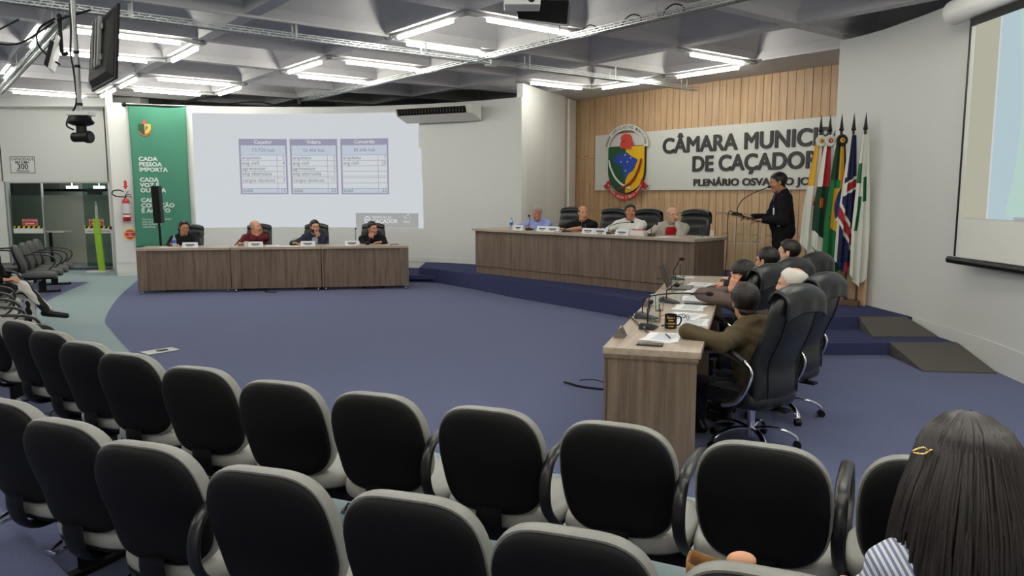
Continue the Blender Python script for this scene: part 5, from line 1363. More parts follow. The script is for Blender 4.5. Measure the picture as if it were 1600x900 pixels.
def arrow(dirn):
    def f(r):
        b = MB(); b.add([(0.06,-0.005,0.035),(0.27,-0.005,0.035),(0.27,-0.005,0.055),(0.06,-0.005,0.055)], [(0,1,2,3)])
        x = 0.05 if dirn < 0 else 0.28; b.add([(x+dirn*0.0-0.0,-0.005,0.045),(x-dirn*0.05,-0.005,0.075),(x-dirn*0.05,-0.005,0.015)], [(0,1,2)]); b.build('arrow', M_notice, r)
    return f
notice('door_sticker', (-10.88,YD,0.935), 0.34, 0.15, 'red sticker with white arrow pointing left on the door glass', 'sticker', M_redp, [('PORTA DE CORRER',0.17,0.095,0.036,M_notice,0.01)], (M_notice,0.006), extra=arrow(-1))
notice('door_sticker', (-9.40,YD,0.935), 0.33, 0.15, 'red sticker with white arrow pointing right on the door glass', 'sticker', M_redp, [('PORTA DE CORRER',0.165,0.095,0.036,M_notice,0.01)], (M_notice,0.006), extra=arrow(1))
notice('door_label', (-11.09,YD,0.765), 0.66, 0.11, 'white label strip under the left hazard strip', 'label', M_notice, [('CÂMARA DE VEREADORES',0.33,0.035,0.05,M_notice,0.0)])
notice('door_label', (-9.50,YD,0.765), 0.58, 0.11, 'white label strip with dark print under the right hazard strip', 'label', M_notice, [('CÂMARA DE VEREADORES',0.29,0.035,0.045,M_ink,0.005)])
notice('exit_sign', (-9.78,DW+0.75,1.62), 0.34, 0.13, 'dark exit sign hanging beyond the glass door', 'sign', mat('exit_dark',(40,44,42),0.5), [('SAÍDA',0.17,0.025,0.11,mat('exit_letter',(86,92,88),0.5),0.015)], extra=lambda r: MB().cyl((0.05,0,0.13),(0.05,0,1.2),0.005,n=8).cyl((0.29,0,0.13),(0.29,0,1.2),0.005,n=8).build('hanger', M_blackm, r))
# beyond the glass: a pale partition, dark lobby above
b = MB(); b.box((-10.0,DW+1.25,0.80),(4.4,0.1,1.60)); struct(b, 'wall_lobby_partition', mat('lobby_beige',(196,194,182),0.8))
b = MB(); b.box((-10.0,DW+2.0,2.3),(4.5,0.1,4.6)); struct(b, 'wall_lobby', mat('lobby_grey',(104,112,106),0.8))
b = MB(); b.box((-10.0,DW+0.98,2.85),(3.6,1.7,0.06)); struct(b, 'ceiling_lobby', M_wall)
M_lamp2 = mat('lobby_lamp', (255,255,255), 0.5, emit=(236,244,240), estr=22.0)
for i, x in enumerate((-10.55,-9.9,-9.3)):
    b = MB(); b.box((0,0,0),(0.22,0.10,0.05)); b.cyl((0,0,0.02),(0,0,1.03),0.006,n=8); o = b.build('lobby_lamp', M_lamp2, loc=(x,DW+1.5,1.79)); tag(o, 'pale lobby lamp seen through the top of the glass door', 'lamp', 'lobby lamps behind the glass door')
b = MB(); b.box((0,0,0),(2.6,0.08,0.06)); b.cyl((-0.9,0,0.02),(-0.9,0,1.10),0.01,n=8); b.cyl((0.9,0,0.02),(0.9,0,1.10),0.01,n=8); o = b.build('lobby_rail', M_black, loc=(-9.9,DW+1.4,1.72)); tag(o, 'black rail across the lobby behind the glass door', 'rail')
tb = empty('high_table', (-10.30,DW+0.5,0)); tag(tb, 'small white high table behind the left glass pane', 'table')
b = MB(); b.box((-0.28,0,0.78),(0.85,0.35,0.03)); b.build('table_top', M_white, tb, bevel=0.004)
b = MB(); b.cyl((-0.25,0,0.02),(-0.25,0,0.77),0.035,n=16); b.cyl((-0.25,0,0),(-0.25,0,0.02),0.18,n=24); b.build('pedestal', M_blackm, tb, smooth=40)
to = empty('green_totem', (-8.74,16.12,0)); tag(to, 'slim lime-green dispenser stand beside the glass door', 'dispenser stand')
b = MB(); b.box((0,0,0.012),(0.42,0.30,0.024)); b.build('base_plate', M_white, to, bevel=0.003)
b = MB(); b.hexa([(0.0,-0.03,0.024),(0.13,-0.03,0.024),(0.13,0.02,0.024),(0.0,0.02,0.024),(-0.06,-0.03,1.12),(0.07,-0.03,1.12),(0.07,0.02,1.12),(-0.06,0.02,1.12)]); b.build('panel', mat('lime_green',(142,184,52),0.4), to, bevel=0.003)
b = MB(); b.cyl((0.02,0,1.12),(0.02,0,1.40),0.028,n=14); b.cyl((0.02,0,1.40),(0.02,0,1.46),0.012,n=10); b.box((0.02,-0.03,1.465),(0.03,0.07,0.016)); b.build('pump_bottle', mat('clear_plastic',(200,208,196),0.2,alpha=0.55), to, smooth=40)
b = MB(); b.box((0,0,0),(0.035,0.03,0.07)); o = b.build('door_handle_plate', M_black, loc=(-8.40,16.04,0.93)); tag(o, 'small black handle plate on the wall beside the dispenser', 'handle')
# fire extinguisher and its two signs on the wall end
fe = empty('fire_extinguisher', ws(-3.31,1.10,0.095), 3.31/WR); tag(fe, 'red fire extinguisher hanging on the white wall end', 'fire extinguisher')
b = MB(); b.lathe([(0.01,0.0),(0.066,0.0),(0.072,0.012),(0.072,0.37),(0.062,0.41),(0.035,0.44),(0.022,0.455),(0.001,0.455)], n=26); b.build('cylinder', mat('extinguisher_red',(178,28,34),0.3,coat=0.3), fe, smooth=45)
b = MB(); b.lathe([(0.0735,0.15),(0.0735,0.35)], n=26); b.build('label', mat('extinguisher_label',(206,204,208),0.5), fe, smooth=45)
b = MB(); b.lathe([(0.0735,0.085),(0.0735,0.125)], n=26); b.build('label', M_notice, fe, smooth=45)
b = MB(); b.cyl((0,0,0.45),(0,0,0.49),0.016,n=12); b.tube([(0.0,0,0.50),(0.05,-0.01,0.53),(0.10,-0.01,0.515)],0.009,8); b.tube([(0.0,0,0.485),(0.06,-0.01,0.49),(0.11,-0.01,0.47)],0.008,8); b.tube([(-0.01,0,0.5),(0.06,-0.01,0.60)],0.006,8); b.build('valve', M_blackm, fe, smooth=50)
b = MB(); b.tube(catmull([(0,0,0.475),(-0.06,-0.03,0.48),(-0.16,-0.05,0.49),(-0.23,-0.05,0.54),(-0.20,-0.04,0.60),(-0.10,-0.03,0.61),(-0.03,-0.02,0.58)],7),0.012,9); b.build('hose', M_black, fe, smooth=60)
b = MB(); b.box((0,0.072,0.40),(0.05,0.02,0.10)); b.build('wall_hook', M_alu, fe)
ar = empty('arrow_sign', ws(-3.30,1.70,0.012), 3.30/WR); tag(ar, 'red arrow sign pointing down above the fire extinguisher', 'sign')
b = MB(); b.box((0,0,0.10),(0.11,0.006,0.22)); b.build('panel', M_notice, ar)
b = MB(); b.plate([(-0.025,0.20),(-0.025,0.09),(-0.045,0.09),(0,0.02),(0.045,0.09),(0.025,0.09),(0.025,0.20)][::-1], (0,-0.003,0),(1,0,0),(0,0,1),(0,-1,0),0.003); b.build('arrow', M_redp, ar)
rs = empty('round_sign', ws(-3.27,0.83,0.012), 3.27/WR); tag(rs, 'round red and yellow sticker on white card under the extinguisher', 'sign')
b = MB(); b.box((0,0,0),(0.25,0.005,0.24)); b.build('card', M_notice, rs)
b = MB(); b.cyl((0,-0.003,0),(0,-0.006,0),0.115,n=36); b.build('yellow_ring', mat('sign_yellow',(226,180,40),0.5), rs)
b = MB(); b.cyl((0,-0.006,0),(0,-0.009,0),0.092,n=36); b.build('red_disc', M_redp, rs)
b = MB()
for z, t_ in ((0.03,'EXTINTOR'),(-0.01,'DE'),(-0.05,'INCÊNDIO')): b.text(t_, 0.034, lambda X, Y, q: Vector((X,-0.0095,z+Y)), 'CENTER', 0.01, 0.0, 2)
b.build('lettering', M_notice, rs)
# black column loudspeaker behind the first desk
cs = empty('column_loudspeaker', (-6.33,13.75,0)); tag(cs, 'slim black column loudspeaker on a pole before the green banner', 'loudspeaker')
b = MB(); b.cyl((0.03,0,0.03),(0.0,0,1.16),0.022,n=14); b.build('pole', M_blackm, cs, smooth=40)
b = MB(); b.hexa([(-0.065,-0.07,1.12),(0.075,-0.07,1.12),(0.075,0.07,1.12),(-0.065,0.07,1.12),(-0.085,-0.07,1.78),(0.055,-0.07,1.78),(0.055,0.07,1.78),(-0.085,0.07,1.78)]); b.build('cabinet', M_black, cs, bevel=0.01)
b = MB(); b.box((0.0,-0.072,1.45),(0.11,0.004,0.60)); b.build('grille', M_shell, cs)
b = MB(); b.cyl((0.03,0,0),(0.03,0,0.03),0.2,n=28); b.build('base', M_blackm, cs, smooth=40)

# ------------------------------------------------------------------ pull-down screen on the right wall
sc_ = empty('projection_screen', (4.36,7.53,1.0)); tag(sc_, 'pull-down projection screen hanging on the right wall', 'projection screen')
b = MB(); b.add([(0,0.0,0.04),(0,-4.2,0.04),(0,-4.2,2.32),(0,0.0,2.32)], [(0,1,2,3)]); o = b.build('screen_cloth', mat('screen_cloth',(222,223,216),0.8), sc_); q = o.modifiers.new('solid','SOLIDIFY'); q.thickness = 0.004; q.offset = 0
b = MB()
b.add([(-0.004,0.0,0.04),(-0.004,-0.035,0.04),(-0.004,-0.035,2.32),(-0.004,0,2.32)], [(0,1,2,3)]); b.add([(-0.004,-0.03,2.22),(-0.004,-4.2,2.22),(-0.004,-4.2,2.32),(-0.004,-0.03,2.32)], [(0,1,2,3)]); b.build('black_border', M_black, sc_)
b = MB(); b.cyl((0,0.08,0.0),(0,-4.25,0.0),0.035,n=14); b.build('bottom_bar', M_blackm, sc_, smooth=40)
b = MB(); b.cyl((0,0.28,2.42),(0,-4.4,2.42),0.12,n=24); b.build('roller_case', M_white, sc_, smooth=40)
def srect(n, y0, y1, z0, z1, m, x=-0.007):
    q = MB(); q.add([(x,y0-7.53,z0-1),(x,y1-7.53,z0-1),(x,y1-7.53,z1-1),(x,y0-7.53,z1-1)], [(0,1,2,3)]); q.build(n, m, sc_)
E_crm = emi('projected_cream', (176,174,156)); E_lb = emi('projected_blue', (176,196,204)); E_mint = emi('projected_mint', (178,206,196)); E_lav = emi('projected_grey', (164,164,170))
srect('picture_cream', 7.42, 7.05, 1.42, 3.22, E_crm); srect('picture_stripe', 7.05, 7.02, 1.42, 3.22, emi('projected_pale',(196,204,206)), -0.008); srect('picture_blue', 7.02, 6.66, 1.42, 3.22, E_lb)
srect('picture_grey', 6.66, 3.6, 1.42, 3.22, E_lav)
q = MB(); n = 24; L_ = []
for i in range(n+1):
    z = 1.45+1.75*i/n; y = 6.80-0.10*math.sin((z-1.4)*2.2) - 0.05*(z-1.4); L_.append((-0.009,y-7.53,z-1))
q.add(L_ + [(-0.009,6.3-7.53,2.2),(-0.009,6.3-7.53,0.45)], [tuple(range(n+3))]); q.build('picture_mint', E_mint, sc_)
# ------------------------------------------------------------------ clear lectern
lc = empty('lectern', (3.06,10.05,0.26)); tag(lc, 'clear acrylic lectern with slanted top and gooseneck microphone', 'lectern')
b = MB(); b.hexa([(-0.33,-0.22,1.138),(0.37,-0.22,0.968),(0.37,0.22,0.968),(-0.33,0.22,1.138),(-0.33,-0.22,1.150),(0.37,-0.22,0.980),(0.37,0.22,0.980),(-0.33,0.22,1.150)]); b.build('slanted_top', M_acryl, lc)
b = MB(); b.box((0.372,0,0.99),(0.012,0.44,0.05)); b.build('lip', mat('acrylic_edge',(214,224,228),0.15,alpha=0.7), lc)
for y in (-0.15,0.15):
    b = MB(); b.box((-0.01,y,0.53),(0.33,0.008,0.96)); b.build('side_sheet', M_acryl, lc)
b = MB(); b.box((-0.01,0,0.76),(0.33,0.29,0.01)); b.build('shelf', M_acryl, lc)
b = MB(); b.box((-0.01,0,0.012),(0.55,0.45,0.024)); b.build('base', M_acryl, lc)
E_edge = mat('acrylic_bright_edge',(225,232,236),0.2,alpha=0.55)
b = MB()
for x in (-0.18,0.16): b.box((x,-0.153,0.90),(0.006,0.005,0.30))
b.box((-0.01,-0.153,0.755),(0.34,0.005,0.006)); b.build('edges', E_edge, lc)
b = MB(); b.hexa([(-0.14,-0.15,1.118),(0.24,-0.12,1.026),(0.24,0.15,1.026),(-0.14,0.15,1.118),(-0.14,-0.15,1.122),(0.24,-0.12,1.030),(0.24,0.15,1.030),(-0.14,0.15,1.122)]); b.build('folder', mat('blue_grey_folder',(96,108,134),0.5), lc)
mc = empty('lectern_microphone', (2.94,10.02,1.385)); tag(mc, 'gooseneck microphone on the clear lectern, red tip at the speaker', 'microphone')
b = MB(); b.hexa([(-0.09,-0.05,-0.010),(0.09,-0.05,-0.045),(0.09,0.05,-0.045),(-0.09,0.05,-0.010),(-0.06,-0.035,0.03),(0.05,-0.035,0.01),(0.05,0.035,0.01),(-0.06,0.035,0.03)]); b.build('base', M_black, mc, bevel=0.01)
b = MB(); b.tube(catmull([(0,0,0.02),(0.0,0,0.08),(0.06,0,0.18),(0.20,0,0.27),(0.38,-0.01,0.345)],8), 0.006, 8); b.build('gooseneck', M_blackm, mc, smooth=60)
b = MB(); b.ell((0.40,-0.01,0.35),(0.03,0.018,0.018)); b.build('head', mat('dark_red_foam',(70,20,22),0.8), mc, smooth=60)
b = MB(); b.tube(catmull([(-0.06,0.0,0.03),(-0.11,0.0,0.03),(-0.125,0,-0.1),(-0.12,0,-0.45),(-0.13,0,-0.8),(-0.11,0,-1.12)],7), 0.006, 7); b.build('cable', M_black, mc, smooth=60)
# lanyard badge on the speaker's chest
bd = empty('badge', (3.395,9.975,1.47)); tag(bd, 'white badge on a dark lanyard on the speaker\'s chest', 'badge')
b = MB(); b.box((0,0,-0.05),(0.012,0.05,0.09), Matrix.Rotation(D(-8),3,'Z')); b.build('card', M_paper, bd)
b = MB(); b.tube([(0.0,0,0.0),(0.005,0.03,0.10),(0.02,0.05,0.2)],0.005,6); b.build('lanyard', mat('blue_lanyard',(70,80,130),0.6), bd)

# ------------------------------------------------------------------ the flags by the corner
def fmat(n, c): return mat('flag_'+n, c, 0.75, bump=0.15, bscale=300)
FC = {'w':fmat('white',(222,222,212)),'y':fmat('yellow',(222,170,40)),'r':fmat('red',(168,34,40)),'g':fmat('green',(20,104,56)),'d':fmat('dark_green',(18,58,38)),'n':fmat('navy',(26,32,74)),'b':fmat('blue',(34,44,104)),'k':fmat('black',(26,26,28)),'o':fmat('orange',(208,96,40)),'e':fmat('emerald',(24,128,74))}
FK = list(FC)
def f1(u, z):
    if z > 1.75: return 'y' if u < 0.42 else ('w' if u < 0.75 else 'o')
    if 1.50 < z < 1.62 and 0.45 < u < 0.8: return 'y' if z > 1.56 else 'r'
    return 'w'
def f2(u, z):
    if z > 1.74: return 'w' if u < 0.22 or u > 0.74 else 'r'
    if z > 1.08-0.22*u+0.12: return 'd' if not (1.48 < z < 1.60 and 0.2 < u < 0.42) else 'o'
    return 'w'
def f3(u, z):
    if z > 1.82: return 'd' if u < 0.50 else ('y' if u < 0.86 else 'k')
    if u < 0.30: return 'g'
    if 1.72 < z < 1.82: return 'e' if u < 0.6 else 'y'
    if z > 1.06+0.25*(1-u): 
        if (u-0.72)**2/0.10+(z-1.48)**2/0.055 < 1: return 'w' if abs(z-1.36-0.35*(u-0.6)) < 0.025 else 'b'
        return 'y'
    return 'g'
def f4(u, z):
    a = z-0.10*(u-0.5)
    if 1.66 < a < 1.82: return 'r' if 1.69 < a < 1.79 and u > 0.25 else 'w'
    q = z+0.42*(u-0.5)
    if 1.10 < q < 1.36: return 'r' if 1.16 < q < 1.30 else 'w'
    if z > 1.85: return 'w' if (u < 0.18 or 0.30 < u < 0.38) else 'n'
    if u < 0.08: return 'w'
    if z < 0.80: return 'r' if u > 0.5 else 'b'
    return 'n'
def f5(u, z):
    if 1.78 < z < 2.02 and u < 0.36: return 'g'
    if 1.56 < z < 1.86 and 0.50 < u < 0.80: return 'g'
    if 1.20 < z < 1.62 and 0.16 < u-0.25*(z-1.4)*1 < 0.40: return 'g'
    return 'w'
def flag(x, y, w, zb, fn, label, ros=None, slant=0.0, ph=0.0, zt=2.36):
    base = Vector((x,y,0.26)); r = empty('flag', base); tag(r, label, 'flag', 'flags on poles by the corner')
    b = MB(); b.cyl((0.02,0.02,0.0),(0.02,0.02,2.16),0.014,n=12); b.build('flag_pole', mat('pole_wood',(70,52,40),0.4), r, smooth=40)
    b = MB(); b.lathe([(0.001,2.12),(0.018,2.125),(0.012,2.15),(0.030,2.17),(0.022,2.20),(0.001,2.37)], c=(0.02,0.02,0), n=14); b.build('spear_tip', M_blackm, r, smooth=40)
    nu, nv = 100, 180; vs = []; fs = []; mi = []
    for j in range(nv):
        v = j/(nv-1)
        for i in range(nu):
            u = i/(nu-1); zbot = zb + 0.30*abs(u-0.55)**1.1
            z = zt + (zbot-zt)*v; ww = w*(0.28+0.72*min(1, v*1.5)**0.8)
            xx = (u-0.5)*ww + slant*v; yy = -0.035 + (0.032*math.sin(u*2*PI*2.5+ph+v*0.8) + 0.012*math.sin(u*2*PI*5+ph*2))*(0.35+0.65*v)
            vs.append((xx, yy, z-0.26))
    me_f = []
    for j in range(nv-1):
        for i in range(nu-1):
            fs.append((j*nu+i, j*nu+i+1, (j+1)*nu+i+1, (j+1)*nu+i)); z = vs[j*nu+i][2]+0.26; mi.append(FK.index(fn((i+0.5)/(nu-1), z)))
    b = MB(); b.v = vs; b.f = fs; b.mi = mi; o = b.build('flag_cloth', [FC[k] for k in FK], r, smooth=80); q = o.modifiers.new('solid','SOLIDIFY'); q.thickness = 0.003; q.offset = 0
    if ros:
        c = Vector((-0.005,-0.075,2.04))
        b = MB()
        for i in range(14):
            a = 2*PI*i/14; b.ell(c+Vector((math.cos(a)*0.052,0,math.sin(a)*0.052)), (0.022,0.016,0.022), 8, 6)
        b.ell(c, (0.055,0.014,0.055), 16, 8); b.build('rosette', FC[ros[0]], r, smooth=60)
        b = MB(); b.ell(c+Vector((0,-0.014,0)), (0.030,0.012,0.030), 16, 8); b.build('rosette_center', FC[ros[1]], r, smooth=60)
        b = MB(); b.ell(c+Vector((0,-0.026,0)), (0.012,0.006,0.012), 12, 6); b.build('rosette_button', FC[ros[2]], r, smooth=60)
    return r
flag(3.86,9.76,0.25,0.86,f1,'white and yellow flag, first in the row, white rosette on top', ('w','y','k'), -0.06, 0.4)
flag(3.95,9.70,0.26,0.84,f2,'flag with red top and dark green field beside the white one', ('w','r','w'), -0.03, 1.4)
flag(4.06,9.62,0.27,0.62,f3,'green and yellow national flag with blue disc', ('k','y','k'), -0.03, 2.0)
flag(4.18,9.55,0.21,0.66,f4,'navy flag with red and white bars', None, -0.04, 0.9)
flag(4.28,9.45,0.22,0.50,f5,'white flag with green cross, last before the right wall', None, -0.0, 2.6)
b = MB(); b.box((0,0,0.03),(0.62,0.34,0.06), Matrix.Rotation(D(-32),3,'Z')); o = b.build('flag_stand', mat('stand_wood',(92,68,50),0.5), loc=(4.09,9.64,0.26), bevel=0.006); tag(o, 'low wooden stand holding the flag poles', 'flag stand')
# ------------------------------------------------------------------ things on the desks
def put(root, p, rz=0.0): root.location = p; root.rotation_euler = (0,0,rz); return root
M_water = mat('water', (235,242,245), 0.02, trans=1.0, ior=1.33)
def tumbler(p, label, group='drinking glasses', h=0.12, r=0.034, full=0.5, jar=False):
    t = empty('drinking_glass', p); tag(t, label, 'glass', group)
    prof = [(0.001,0.0),(r*0.86,0.0),(r*0.9,0.006),(r,h),(r-0.0025,h),(r*0.86,0.008),(0.001,0.008)] if not jar else [(0.001,0),(r*0.9,0),(r,0.01),(r,h*0.7),(r*0.85,h*0.8),(r*0.85,h),(r*0.8,h),(r*0.8,h*0.8),(r*0.95,h*0.68),(r*0.94,0.012),(0.001,0.008)]
    b = MB(); b.lathe(prof, n=24); b.build('tumbler', M_glass, t, smooth=40)
    if full: b = MB(); b.lathe([(0.001,0.009),(r*0.84,0.009),(r*0.90,h*full),(0.001,h*full)], n=24); b.build('water', M_glass, t, smooth=40)
    return t
def cup(p, label, h=0.085, r=0.034):
    b = MB(); b.lathe([(0.001,0.0),(r*0.72,0.0),(r,h),(r+0.002,h+0.002),(r-0.002,h),(r*0.70,0.003),(0.001,0.003)], n=24); o = b.build('paper_cup', mat('paper_cup_white',(238,238,236),0.6), loc=p, smooth=40); tag(o, label, 'cup', 'white paper cups on the desks'); return o
def plate(p, rz, label, w=0.24, h=0.085, group='white name plates on the desks', base=None):
    t = empty('name_plate', p, rz); tag(t, label, 'name plate', group)
    b = MB(); b.hexa([(-w/2,-0.035,0),(w/2,-0.035,0),(w/2,0.035,0),(-w/2,0.035,0),(-w/2,-0.006,h),(w/2,-0.006,h),(w/2,0.006,h),(-w/2,0.006,h)]); b.build('stand', base or mat('name_plate_white',(232,234,238),0.4), t)
    b = MB(); sl_ = 0.029/h
    for z0, z1, x in ((0.035,0.055,0.30),(0.018,0.027,0.2)):
        b.add([(-w*x,-0.0355+sl_*z0-0.001,z0),(w*x,-0.0355+sl_*z0-0.001,z0),(w*x,-0.0355+sl_*z1-0.001,z1),(-w*x,-0.0355+sl_*z1-0.001,z1)], [(0,1,2,3)])
    b.build('print', mat('name_plate_print',(70,72,80),0.6), t); return t
def desk_mic(p, rz, label, reach=0.34, hgt=0.22, group='black gooseneck microphones on the desks', down=False):
    """base points along local +Y towards the seat"""
    t = empty('desk_microphone', p, rz); tag(t, label, 'microphone', group)
    b = MB(); b.hexa([(-0.055,-0.075,0),(0.055,-0.075,0),(0.05,0.085,0),(-0.05,0.085,0),(-0.045,-0.07,0.045),(0.045,-0.07,0.045),(0.035,0.075,0.012),(-0.035,0.075,0.012)]); b.build('base', mat('mic_base_grey',(44,48,50),0.5), t, bevel=0.008)
    b = MB(); b.tube(catmull([(0,-0.03,0.035),(0,-0.03,0.10),(0,0.0,hgt*0.78),(0,reach*0.45,hgt),(0,reach,hgt*1.08)],7), 0.005, 8); b.build('gooseneck', M_blackm, t, smooth=60)
    b = MB(); b.ell((0,reach+0.015,hgt*1.09),(0.017,0.03,0.017)); b.build('head', M_black, t, smooth=60)
    b = MB(); b.cyl((0,-0.075,0.02),(0,-0.10,0.02),0.009,n=10); b.build('plug', M_chrome, t, smooth=40)
    b = MB(); b.tube(catmull([(0,-0.10,0.02),(0.02,-0.16,0.01),(0.06,-0.20,0.006)],6), 0.0035, 6); b.build('cable', M_black, t, smooth=60); return t
def sheets(p, rz, label, n=2, w=0.21, h=0.297, group='white papers on the desks', printed=True):
    t = empty('paper', p, rz); tag(t, label, 'paper', group)
    for i in range(n):
        b = MB(); b.box((0,0,0.0012+i*0.0022),(w,h,0.0018), Matrix.Rotation(D(random.uniform(-9,9)),3,'Z')); b.build('sheet', M_paper, t)
    if printed:
        b = MB()
        for k in range(9): b.box((-0.01,h*0.36-k*0.026,0.0012+n*0.0022),(w*0.62,0.006,0.0003))
        b.build('print', mat('paper_print',(186,188,196),0.7), t)
    return t
# left desks
AL = LDA
tg = tumbler(onl(0.46,0.27), 'glass of water beside the bottle on the banner desk')
bt = empty('water_bottle', onl(0.54,0.24)); tag(bt, 'small plastic water bottle with blue label on the banner desk', 'bottle')
b = MB(); b.lathe([(0.001,0),(0.03,0),(0.032,0.01),(0.032,0.11),(0.028,0.14),(0.013,0.17),(0.012,0.185),(0.001,0.185)], n=20); b.build('bottle_body', mat('clear_bottle',(214,228,236),0.1,alpha=0.45), bt, smooth=40)
b = MB(); b.lathe([(0.0328,0.07),(0.0328,0.12)], n=20); b.build('label', mat('bottle_blue',(50,96,190),0.4), bt, smooth=40)
b = MB(); b.cyl((0,0,0.185),(0,0,0.205),0.014,n=16); b.build('cap', mat('bottle_cap',(96,140,206),0.4), bt, smooth=40)
sheets(onl(0.45,0.22), AL, 'white napkin sheet under bottle and glass', 1, 0.26, 0.14, printed=False)
plate(onl(0.82,0.12), AL, 'name plate before the man in black at the banner desk')
tumbler(onl(1.60,0.22), 'tall glass beside the paper cup on the maroon man\'s desk', h=0.13)
cup(onl(1.70,0.20), 'white paper cup before the man in maroon')
plate(onl(1.86,0.16), AL, 'name plate before the man in maroon')
sheets(onl(2.12,0.30), AL+0.2, 'white papers beside the name plate of the maroon man', 3)
tumbler(onl(2.50,0.32), 'water glass before the bearded man', h=0.13)
sheets(onl(2.40,0.20), AL-0.1, 'white paper under the bearded man\'s glass', 1, 0.3, 0.15, printed=False)
plate(onl(2.72,0.16), AL, 'grey name plate before the bearded man')
plate(onl(3.46,0.16), AL, 'name plate beside the microphone on the last left desk')
desk_mic(onl(3.52,0.26), AL, 'thin upright microphone on the desk by the stage step', 0.06, 0.26)
b = MB(); b.box((0,0,0.004),(0.15,0.075,0.009)); o = b.build('mobile_phone', M_black, loc=onl(4.18,0.30), rot=AL, bevel=0.003); tag(o, 'black phone lying on the desk end by the stage step', 'phone')
b = MB(); b.ell((0,0,0.03),(0.05,0.04,0.03)); o = b.build('computer_mouse', M_black, loc=onl(3.72,0.28), smooth=60); tag(o, 'small black rounded object beside the microphone on the left desk', 'mouse')
wire([onl(2.05,0.0,0.02), onl(2.03,-0.10,0.012), onl(2.22,-0.16,0.01)], 0.008, 'short black cable on the floor under the left desks', group='black cables on the floor')
# presiding table
AP = PTA
cup(onp(0.84,0.14), 'white paper cup at the left end of presiding table'); plate(onp(1.00,0.10), AP, 'name plate at the left end of presiding table', 0.2)
bt2 = copy_tree(bt); bt2.location = onp(0.70,0.22); tag(bt2, 'small plastic water bottle at the left end of the presiding table', 'bottle')
desk_mic(onp(1.10,0.26), AP+0.3, 'microphone before the man in blue shirt', -0.05, 0.22)
plate(onp(1.52,0.13), AP, 'name plate before the man in blue shirt'); plate(onp(1.74,0.13), AP+0.1, 'second name plate right of the man in blue shirt')
plate(onp(2.50,0.10), AP, 'name plate before the bald man in black'); plate(onp(2.72,0.12), AP+0.08, 'plain white name plate beside the bald man\'s microphone')
tumbler(onp(2.36,0.14), 'tall clear glass before the bald man in black', h=0.14)
desk_mic(onp(2.86,0.18), AP-0.9, 'slanting microphone between the bald man and the man in white', 0.30, 0.17)
desk_mic(onp(1.95,0.22), AP-0.9, 'slanting microphone behind the plates of the bald man', 0.30, 0.17)
sheets(onp(3.02,0.16), AP, 'white papers left of the name plate of the man in white', 3)
plate(onp(3.14,0.10), AP, 'grey name plate before the man in white'); tumbler(onp(3.24,0.20), 'small glass before the man in white shirt', h=0.10)
bx = empty('tissue_box', onp(3.40,0.14), AP); tag(bx, 'white box with red lid before the man in white', 'box')
b = MB(); b.box((0,0,0.04),(0.24,0.10,0.08)); b.build('box_body', M_white, bx, bevel=0.004); b = MB(); b.box((-0.02,0.02,0.085),(0.2,0.06,0.014)); b.build('red_lid', M_redp, bx, bevel=0.003)
desk_mic(onp(3.55,0.22), AP+0.9, 'microphone reaching towards the man in pale jacket', -0.30, 0.17)
sheets(onp(3.85,0.18), AP, 'white papers before the man in pale jacket', 2)
sheets(onp(4.22,0.50), AP, 'white napkin under the glass at the lectern end of table', 1, 0.16, 0.16, printed=False); tumbler(onp(4.22,0.50)+Vector((0,0,0.004)), 'tall glass at the lectern end of the presiding table', h=0.15, full=0.0)
# desk row beside the stage; local x runs along the row
AR = RDA
b = MB(); b.box((0,0,0.005),(0.075,0.155,0.010)); o = b.build('mobile_phone', mat('phone_dark',(40,44,52),0.25), loc=onr(0.14,0.25), rot=AR, bevel=0.004); tag(o, 'dark phone lying on the near end of the desk row', 'phone')
sheets(onr(0.40,0.30), AR+1.45, 'white papers with pen behind the phone on the nearest desk', 3, group='white papers on the desk row')
b = MB(); b.cyl((-0.07,0,0.006),(0.07,0,0.006),0.004,n=8); o = b.build('pen', mat('dark_pen',(36,38,60),0.4), loc=onr(0.40,0.33,RDT+0.008), rot=AR+0.3, smooth=40); tag(o, 'dark pen on the papers behind the phone', 'pen')
plate(onr(0.36,0.035), AR, 'small smoky grey name plate on the edge of the nearest desk', 0.12, 0.06, base=mat('smoke_plate',(112,104,100),0.25))
desk_mic(onr(0.72,0.17), AR-PI/2-0.15-PI/2+PI/2, 'near grey microphone base with short neck beside the mug', 0.02, 0.16)
desk_mic(onr(1.12,0.10), AR+PI-0.35, 'microphone on the near desk, long neck reaching across the papers', 0.46, 0.20)
mg = empty('mug', onr(0.76,0.31)); tag(mg, 'black mug with gold lettering on the nearest desk', 'mug')
b = MB(); b.lathe([(0.001,0),(0.038,0),(0.041,0.004),(0.041,0.094),(0.039,0.096),(0.037,0.094),(0.037,0.008),(0.001,0.006)], n=28); b.build('mug_body', mat('black_ceramic',(20,20,22),0.2), mg, smooth=40)
b = MB(); b.tube(catmull([(0.039,0.01,0.078),(0.068,0.018,0.075),(0.074,0.02,0.05),(0.062,0.016,0.024),(0.039,0.01,0.018)],6), 0.0055, 8); b.build('handle', mat('black_ceramic',(20,20,22),0.2), mg, smooth=60)
b = MB()
for k, (t_, z) in enumerate((('Deus é',0.072),('bom',0.054),('o tempo',0.034),('todo',0.014))):
    b.text(t_, 0.019, lambda X, Y, q: Vector((0.0415*math.sin(X/0.0415-0.15), -0.0415*math.cos(X/0.0415-0.15), z+Y)), 'CENTER', 0.015, 0.0, 2)
b.build('lettering', mat('gold_print',(206,176,90),0.4), mg)
tumbler(onr(0.98,0.17), 'clear glass jug beside the black mug', h=0.13, r=0.048, full=0.4, jar=True)
